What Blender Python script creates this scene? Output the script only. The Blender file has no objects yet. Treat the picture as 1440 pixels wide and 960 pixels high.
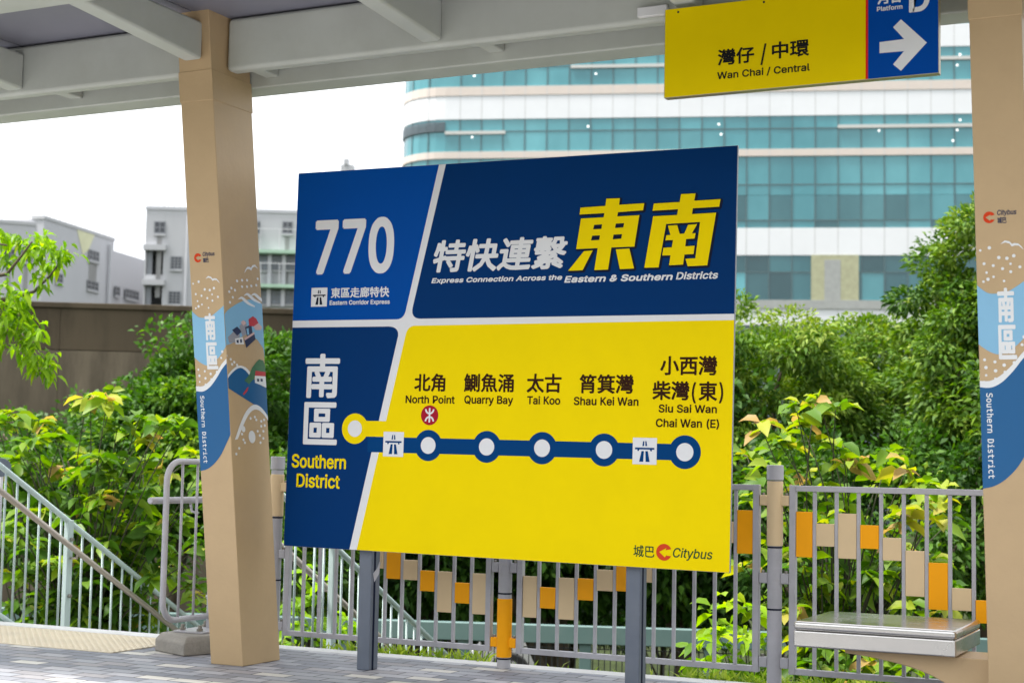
import bpy, math, random
import numpy as np
from mathutils import Vector, Matrix

random.seed(11); RNG = np.random.default_rng(7)
scene = bpy.context.scene
COL = scene.collection
R = math.radians

# ------------------------------------------------------------------ camera
F_PX, YAW, PITCH, ROLL, CAM_H = 2207.1, R(26.17), R(4.54), R(1.08), 1.1787
_f0 = Vector((-math.sin(YAW), math.cos(YAW), 0)); _r0 = Vector((math.cos(YAW), math.sin(YAW), 0)); _z = Vector((0, 0, 1))
FWD = _f0*math.cos(PITCH) + _z*math.sin(PITCH)
_u0 = _z*math.cos(PITCH) - _f0*math.sin(PITCH)
RIGHT = _r0*math.cos(ROLL) + _u0*math.sin(ROLL)
UP = _u0*math.cos(ROLL) - _r0*math.sin(ROLL)
EYE = Vector((0, 0, CAM_H))
cam_data = bpy.data.cameras.new('camera')
cam = bpy.data.objects.new('camera', cam_data); COL.objects.link(cam)
m3 = Matrix((RIGHT, UP, -FWD)).transposed()
cam.matrix_world = Matrix.Translation(EYE) @ m3.to_4x4()
cam_data.sensor_width = 36; cam_data.lens = F_PX*36/1440
cam_data.clip_start = 0.05; cam_data.clip_end = 2000
cam_data.dof.use_dof = True; cam_data.dof.focus_distance = 8.6; cam_data.dof.aperture_fstop = 3.2
scene.camera = cam

# ------------------------------------------------------------------ world, sun, exposure
SUN_EL, SUN_AZ = R(66), R(232)          # azimuth clockwise from +Y
world = bpy.data.worlds.new('World'); scene.world = world; world.use_nodes = True
wn = world.node_tree; wn.nodes.clear()
w_out = wn.nodes.new('ShaderNodeOutputWorld'); w_bg = wn.nodes.new('ShaderNodeBackground')
sky = wn.nodes.new('ShaderNodeTexSky'); sky.sky_type = 'NISHITA'; sky.sun_disc = False
sky.sun_elevation = SUN_EL; sky.sun_rotation = SUN_AZ; sky.air_density = 1.0; sky.dust_density = 6.0; sky.ozone_density = 1.0
hs = wn.nodes.new('ShaderNodeHueSaturation'); hs.inputs['Saturation'].default_value = 0.10
mixw = wn.nodes.new('ShaderNodeMix'); mixw.data_type = 'RGBA'; mixw.inputs[0].default_value = 0.55
mixw.inputs[7].default_value = (10.5, 10.9, 11.4, 1)       # an even overcast deck over the clear-sky model
wn.links.new(sky.outputs[0], hs.inputs['Color']); wn.links.new(hs.outputs[0], mixw.inputs[6])
wn.links.new(mixw.outputs[2], w_bg.inputs['Color']); w_bg.inputs['Strength'].default_value = 0.115
wn.links.new(w_bg.outputs[0], w_out.inputs[0])
sun_d = bpy.data.lights.new('sun', 'SUN'); sun_d.energy = 3.9; sun_d.angle = R(10); sun_d.color = (1, .96, .9)
sun = bpy.data.objects.new('sun', sun_d); COL.objects.link(sun)
sdir = Vector((math.sin(SUN_AZ)*math.cos(SUN_EL), math.cos(SUN_AZ)*math.cos(SUN_EL), math.sin(SUN_EL)))
sun.rotation_euler = sdir.to_track_quat('Z', 'Y').to_euler(); sun.location = (0, 0, 30)
scene.view_settings.view_transform = 'Standard'; scene.view_settings.look = 'None'
scene.view_settings.gamma = 1; scene.view_settings.use_curve_mapping = False
scene.view_settings.exposure = 1.02
scene.render.engine = 'CYCLES'
scene.cycles.max_bounces = 8; scene.cycles.transparent_max_bounces = 8

# ------------------------------------------------------------------ helpers
def ray(px, py):
    return FWD*F_PX + RIGHT*(px-720) + UP*(480-py)
def at(px, py, d):
    return EYE + ray(px, py)/F_PX*d
def on_plane(px, py, p0, n):
    d = ray(px, py); n = Vector(n)
    return EYE + d*((Vector(p0)-EYE).dot(n)/d.dot(n))
def on_y(px, py, Y): return on_plane(px, py, (0, Y, 0), (0, 1, 0))
def on_x(px, py, X): return on_plane(px, py, (X, 0, 0), (1, 0, 0))
def on_z(px, py, Z): return on_plane(px, py, (0, 0, Z), (0, 0, 1))

def tag(o, label=None, cat=None, group=None, kind=None):
    if label: o['label'] = label
    if cat: o['category'] = cat
    if group: o['group'] = group
    if kind: o['kind'] = kind
    return o
def thing(name, loc, label, cat, group=None):
    o = bpy.data.objects.new(name, None); COL.objects.link(o); o.location = Vector(loc)
    o.empty_display_size = .1
    return tag(o, label, cat, group)
def wloc(o):
    v = Vector((0, 0, 0))
    while o is not None:
        v += o.location; o = o.parent
    return v
def link_mesh(name, me, mat, parent=None):
    o = bpy.data.objects.new(name, me); COL.objects.link(o)
    if mat is not None and not me.materials: me.materials.append(mat)
    if parent is not None: o.parent = parent
    return o
class MB:
    """collects shapes in world coordinates; build() links them as one mesh"""
    def __init__(s): s.v = []; s.f = []; s.mi = []
    def add(s, vs, fs, mi=0):
        k = len(s.v); s.v += [tuple(v) for v in vs]; s.f += [tuple(i+k for i in f) for f in fs]; s.mi += [mi]*len(fs); return s
    def box(s, x0, x1, y0, y1, z0, z1, mi=0):
        return s.add([(x0,y0,z0),(x1,y0,z0),(x1,y1,z0),(x0,y1,z0),(x0,y0,z1),(x1,y0,z1),(x1,y1,z1),(x0,y1,z1)],
                     [(0,3,2,1),(4,5,6,7),(0,1,5,4),(1,2,6,5),(2,3,7,6),(3,0,4,7)], mi)
    def obox(s, o, ex, ey, ez, mi=0):
        """box from corner o along three edge vectors"""
        o, ex, ey, ez = map(Vector, (o, ex, ey, ez))
        p = [o, o+ex, o+ex+ey, o+ey]
        fs = [(0,3,2,1),(4,5,6,7),(0,1,5,4),(1,2,6,5),(2,3,7,6),(3,0,4,7)]
        if ex.cross(ey).dot(ez) < 0: fs = [f[::-1] for f in fs]
        return s.add(p + [q+ez for q in p], fs, mi)
    def tube(s, pts, r, n=10, cap=True, mi=0):
        pts = [Vector(p) for p in pts]; rs = r if isinstance(r, (list, tuple)) else [r]*len(pts)
        vs = []; fs = []; up = None
        for i, p in enumerate(pts):
            t = (pts[min(i+1, len(pts)-1)] - pts[max(i-1, 0)]).normalized()
            if up is None: up = t.orthogonal().normalized()
            up = (up - t*up.dot(t)).normalized(); b = t.cross(up)
            for k in range(n):
                a = 2*math.pi*k/n
                vs.append(p + (up*math.cos(a) + b*math.sin(a))*rs[i])
        for i in range(len(pts)-1):
            for k in range(n):
                fs.append((i*n+k, i*n+(k+1) % n, (i+1)*n+(k+1) % n, (i+1)*n+k))
        if cap:
            fs.append(tuple(range(n))[::-1]); fs.append(tuple((len(pts)-1)*n+k for k in range(n)))
        return s.add(vs, fs, mi)
    def prism(s, poly, ext, mi=0):
        """planar polygon (world points) extruded by vector ext"""
        poly = [Vector(p) for p in poly]; ext = Vector(ext); n = len(poly)
        fs = [tuple(range(n))[::-1], tuple(n+k for k in range(n))] + [(k, (k+1) % n, n+(k+1) % n, n+k) for k in range(n)]
        nrm = Vector((0, 0, 0))
        for k in range(n): nrm += (poly[k]-poly[0]).cross(poly[(k+1) % n]-poly[0])
        if nrm.dot(ext) < 0: fs = [f[::-1] for f in fs]
        return s.add(poly + [p+ext for p in poly], fs, mi)
    def quad(s, *p, mi=0): return s.add(p, [tuple(range(len(p)))], mi)
    def build(s, name, mat, parent=None, bevel=0, smooth=False, seg=2, kind=None, org=None):
        o3 = wloc(parent) if parent is not None else Vector(org or (0, 0, 0))
        me = bpy.data.meshes.new(name)
        me.from_pydata([(v[0]-o3.x, v[1]-o3.y, v[2]-o3.z) for v in s.v], [], s.f); me.update()
        for m in (mat if isinstance(mat, (list, tuple)) else [mat]): me.materials.append(m)
        if any(s.mi): me.polygons.foreach_set('material_index', s.mi)
        if smooth: me.shade_smooth()
        o = bpy.data.objects.new(name, me); COL.objects.link(o)
        if parent is not None: o.parent = parent
        else: o.location = o3
        if bevel:
            b = o.modifiers.new('bevel', 'BEVEL'); b.width = bevel; b.segments = seg; b.limit_method = 'ANGLE'; b.angle_limit = R(40)
            me.shade_smooth(); 
            b.harden_normals = True
        if kind: o['kind'] = kind
        return o
def copy_tree(o, parent=None):
    c = o.copy(); COL.objects.link(c)
    if parent is not None: c.parent = parent
    for ch in [k for k in bpy.data.objects if k.parent == o]: copy_tree(ch, c)
    return c
def smooth_curve(pts, n=6, closed=False):
    """Catmull-Rom through 2D points"""
    out = []; N = len(pts)
    for i in range(N if closed else N-1):
        p = [pts[(i+k) % N] if closed else pts[min(max(i+k, 0), N-1)] for k in (-1, 0, 1, 2)]
        for j in range(n):
            t = j/n
            out.append(tuple(.5*((2*p[1][c]) + (-p[0][c]+p[2][c])*t + (2*p[0][c]-5*p[1][c]+4*p[2][c]-p[3][c])*t*t
                             + (-p[0][c]+3*p[1][c]-3*p[2][c]+p[3][c])*t**3) for c in (0, 1)))
    if not closed: out.append(tuple(pts[-1]))
    return out

# ------------------------------------------------------------------ materials
def srgb(r, g, b):
    f = lambda c: (c/255)/12.92 if c/255 <= .04045 else ((c/255+.055)/1.055)**2.4
    return (f(r), f(g), f(b), 1)
MATS = {}
def mat(name, col, rough=.5, metal=0., spec=.5, var=0., vscale=3., bump=0., bscale=60., dirt=None, dscale=1.5, damt=.5, stretch=None, aniso=0., coat=0.):
    """principled with procedural noise: var = colour mottling, dirt = second colour in soft stains, bump = grain"""
    if name in MATS: return MATS[name]
    m = bpy.data.materials.new(name); m.use_nodes = True; nt = m.node_tree; N = nt.nodes; L = nt.links
    p = N['Principled BSDF']; p.inputs['Roughness'].default_value = rough; p.inputs['Metallic'].default_value = metal
    p.inputs['Specular IOR Level'].default_value = spec; p.inputs['Coat Weight'].default_value = coat
    col = tuple(col[:3]) + (1,)
    tc = N.new('ShaderNodeTexCoord'); mp = N.new('ShaderNodeMapping'); L.new(tc.outputs['Object'], mp.inputs[0])
    if stretch: mp.inputs['Scale'].default_value = stretch
    out = None
    rgb = N.new('ShaderNodeRGB'); rgb.outputs[0].default_value = col; out = rgb.outputs[0]
    if var:
        nz = N.new('ShaderNodeTexNoise'); nz.inputs['Scale'].default_value = vscale; nz.inputs['Detail'].default_value = 6
        nz.inputs['Roughness'].default_value = .65
        L.new(mp.outputs[0], nz.inputs['Vector'])
        mr = N.new('ShaderNodeMapRange'); mr.inputs[1].default_value = .3; mr.inputs[2].default_value = .7
        mr.inputs[3].default_value = 1-var; mr.inputs[4].default_value = 1+var; L.new(nz.outputs[0], mr.inputs[0])
        vm = N.new('ShaderNodeVectorMath'); vm.operation = 'SCALE'; L.new(out, vm.inputs[0]); L.new(mr.outputs[0], vm.inputs['Scale'])
        out = vm.outputs[0]
        mr2 = N.new('ShaderNodeMapRange'); mr2.inputs[1].default_value = .3; mr2.inputs[2].default_value = .7
        mr2.inputs[3].default_value = max(.03, rough-.08); mr2.inputs[4].default_value = min(1, rough+.08)
        L.new(nz.outputs[0], mr2.inputs[0]); L.new(mr2.outputs[0], p.inputs['Roughness'])
    if dirt:
        nd = N.new('ShaderNodeTexNoise'); nd.inputs['Scale'].default_value = dscale; nd.inputs['Detail'].default_value = 8
        nd.inputs['Roughness'].default_value = .7; L.new(mp.outputs[0], nd.inputs['Vector'])
        md = N.new('ShaderNodeMapRange'); md.inputs[1].default_value = .45; md.inputs[2].default_value = .75
        md.inputs[4].default_value = damt; L.new(nd.outputs[0], md.inputs[0])
        mx = N.new('ShaderNodeMix'); mx.data_type = 'RGBA'; L.new(md.outputs[0], mx.inputs[0]); L.new(out, mx.inputs[6])
        mx.inputs[7].default_value = tuple(dirt[:3]) + (1,); out = mx.outputs[2]
    L.new(out, p.inputs['Base Color'])
    if bump:
        nb = N.new('ShaderNodeTexNoise'); nb.inputs['Scale'].default_value = bscale; nb.inputs['Detail'].default_value = 4
        L.new(mp.outputs[0], nb.inputs['Vector']); bp = N.new('ShaderNodeBump'); bp.inputs['Strength'].default_value = bump
        bp.inputs['Distance'].default_value = .01; L.new(nb.outputs[0], bp.inputs['Height']); L.new(bp.outputs[0], p.inputs['Normal'])
    MATS[name] = m; return m
def leaf_mat(name, stops, trans=.35, rough=.5):
    """leaf colours by the per-leaf value 'tint' (old dark leaf .. young leaf)"""
    m = bpy.data.materials.new(name); m.use_nodes = True; nt = m.node_tree; N = nt.nodes; L = nt.links
    p = N['Principled BSDF']; p.inputs['Roughness'].default_value = rough; p.inputs['Specular IOR Level'].default_value = .22
    a = N.new('ShaderNodeAttribute'); a.attribute_name = 'tint'
    cr = N.new('ShaderNodeValToRGB'); e = cr.color_ramp.elements
    while len(e) < len(stops): e.new(.5)
    for k, (pos, c) in enumerate(stops): e[k].position = pos; e[k].color = tuple(c[:3]) + (1,)
    L.new(a.outputs['Fac'], cr.inputs[0]); L.new(cr.outputs[0], p.inputs['Base Color'])
    t = N.new('ShaderNodeBsdfTranslucent'); hv = N.new('ShaderNodeHueSaturation'); hv.inputs['Value'].default_value = 1.5
    hv.inputs['Saturation'].default_value = 1.15
    L.new(cr.outputs[0], hv.inputs['Color']); L.new(hv.outputs[0], t.inputs['Color'])
    mx = N.new('ShaderNodeMixShader'); mx.inputs[0].default_value = trans
    L.new(p.outputs[0], mx.inputs[1]); L.new(t.outputs[0], mx.inputs[2]); L.new(mx.outputs[0], N['Material Output'].inputs[0])
    return m

M_tan = mat('beige_paint', (.50, .355, .20), .45, spec=.35, var=.05, vscale=2.5, bump=.12, bscale=35, dirt=(.40, .29, .17), dscale=.9, damt=.35)
M_canopy = mat('grey_steel_paint', (.48, .50, .465), .5, var=.06, vscale=2, dirt=(.38, .39, .34), dscale=1.2, damt=.5, bump=.05, bscale=25)
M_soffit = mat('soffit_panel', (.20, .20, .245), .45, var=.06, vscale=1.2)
M_roof = mat('roof_sheet', (.4, .42, .4), .6, var=.08)
M_galv = mat('grey_rail_paint', (.43, .42, .45), .42, spec=.5, var=.06, vscale=9, dirt=(.27, .26, .26), dscale=5, damt=.45, bump=.05, bscale=120)
M_teal = mat('teal_rail_paint', (.105, .175, .165), .5, var=.08, vscale=6, dirt=(.11, .15, .14), dscale=3, damt=.5)
M_tealgrey = mat('pale_teal_rail_paint', (.42, .52, .51), .45, var=.06, vscale=8, dirt=(.28, .33, .32), dscale=4, damt=.4)
M_hand = mat('aluminium_handrail', (.36, .32, .28), .38, metal=.6, var=.05)
M_orange = mat('orange_paint', (.98, .40, .002), .5, spec=.2, var=.03, vscale=8)
M_platebeige = mat('beige_plate_paint', (.72, .54, .32), .5, spec=.25, var=.03, vscale=8)
M_post = mat('slate_post_paint', (.115, .135, .175), .4, var=.06, vscale=6, dirt=(.2, .21, .23), dscale=4, damt=.25)
M_steel = mat('brushed_stainless', (.58, .565, .55), .25, metal=1, var=.03, vscale=2)
M_conc = mat('concrete_kerb', (.27, .25, .22), .85, var=.18, vscale=9, bump=.4, bscale=60, dirt=(.14, .13, .11), dscale=4, damt=.6)
M_bolt = mat('bolt_steel', (.3, .28, .25), .4, metal=.9)
M_white_kerb = mat('pale_edge_stone', (.55, .55, .55), .7, var=.08, vscale=6, bump=.15, dirt=(.35, .34, .32), dscale=3, damt=.5)
M_tactile = mat('cream_tactile_tile', (.64, .56, .42), .7, var=.08, vscale=8, dirt=(.4, .36, .3), dscale=4, damt=.5)
V = dict(rough=.55, spec=.06, var=.03, vscale=3)
M_pr_white = mat('print_white', (.72, .72, .735), **V)
M_pr_yellow = mat('print_yellow', (.86, .65, .0), **V)
M_pr_royal = mat('print_royal_blue', (.0, .066, .33), **V)
M_pr_navy = mat('print_navy', (.0, .031, .135), **V)
M_pr_line = mat('print_line_blue', (.0, .045, .17), **V)
M_pr_ink = mat('print_brown_ink', (.035, .012, .006), **V)
M_pr_shadow = mat('print_shadow_ink', (.008, .012, .03), **V)
M_pr_red = mat('print_red', (.62, .06, .02), **V)
M_pr_maroon = mat('print_maroon', (.36, .012, .03), **V)
M_pr_green = mat('print_dark_green', (.02, .07, .03), **V)
M_pr_yellow2 = mat('print_ochre_yellow', (.76, .57, .0), **V)
M_pr_blue2 = mat('print_blue', (.0, .06, .33), **V)
M_pr_stripe = mat('print_red_stripe', (.65, .02, .01), **V)
M_pr_black = mat('print_black', (.012, .012, .012), **V)
M_alu = mat('aluminium_edge', (.5, .45, .3), .35, metal=.7)
M_board = mat('board_back', (.25, .26, .3), .5, var=.03)
M_d_sky = mat('wrap_light_blue', (.22, .46, .66), .45, var=.03)
M_d_sea = mat('wrap_sea_blue', (.0, .095, .26), .45, var=.03)
M_d_white = mat('wrap_white', (.74, .75, .76), .45, var=.03)
M_d_navy = mat('wrap_navy', (.02, .03, .08), .45)
M_d_red = mat('wrap_red', (.5, .03, .04), .45)
M_d_pink = mat('wrap_pale_pink', (.62, .42, .4), .45)
M_d_green = mat('wrap_green', (.05, .16, .07), .45, var=.2, vscale=30)
M_d_grey = mat('wrap_grey', (.3, .3, .34), .45)
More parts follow.
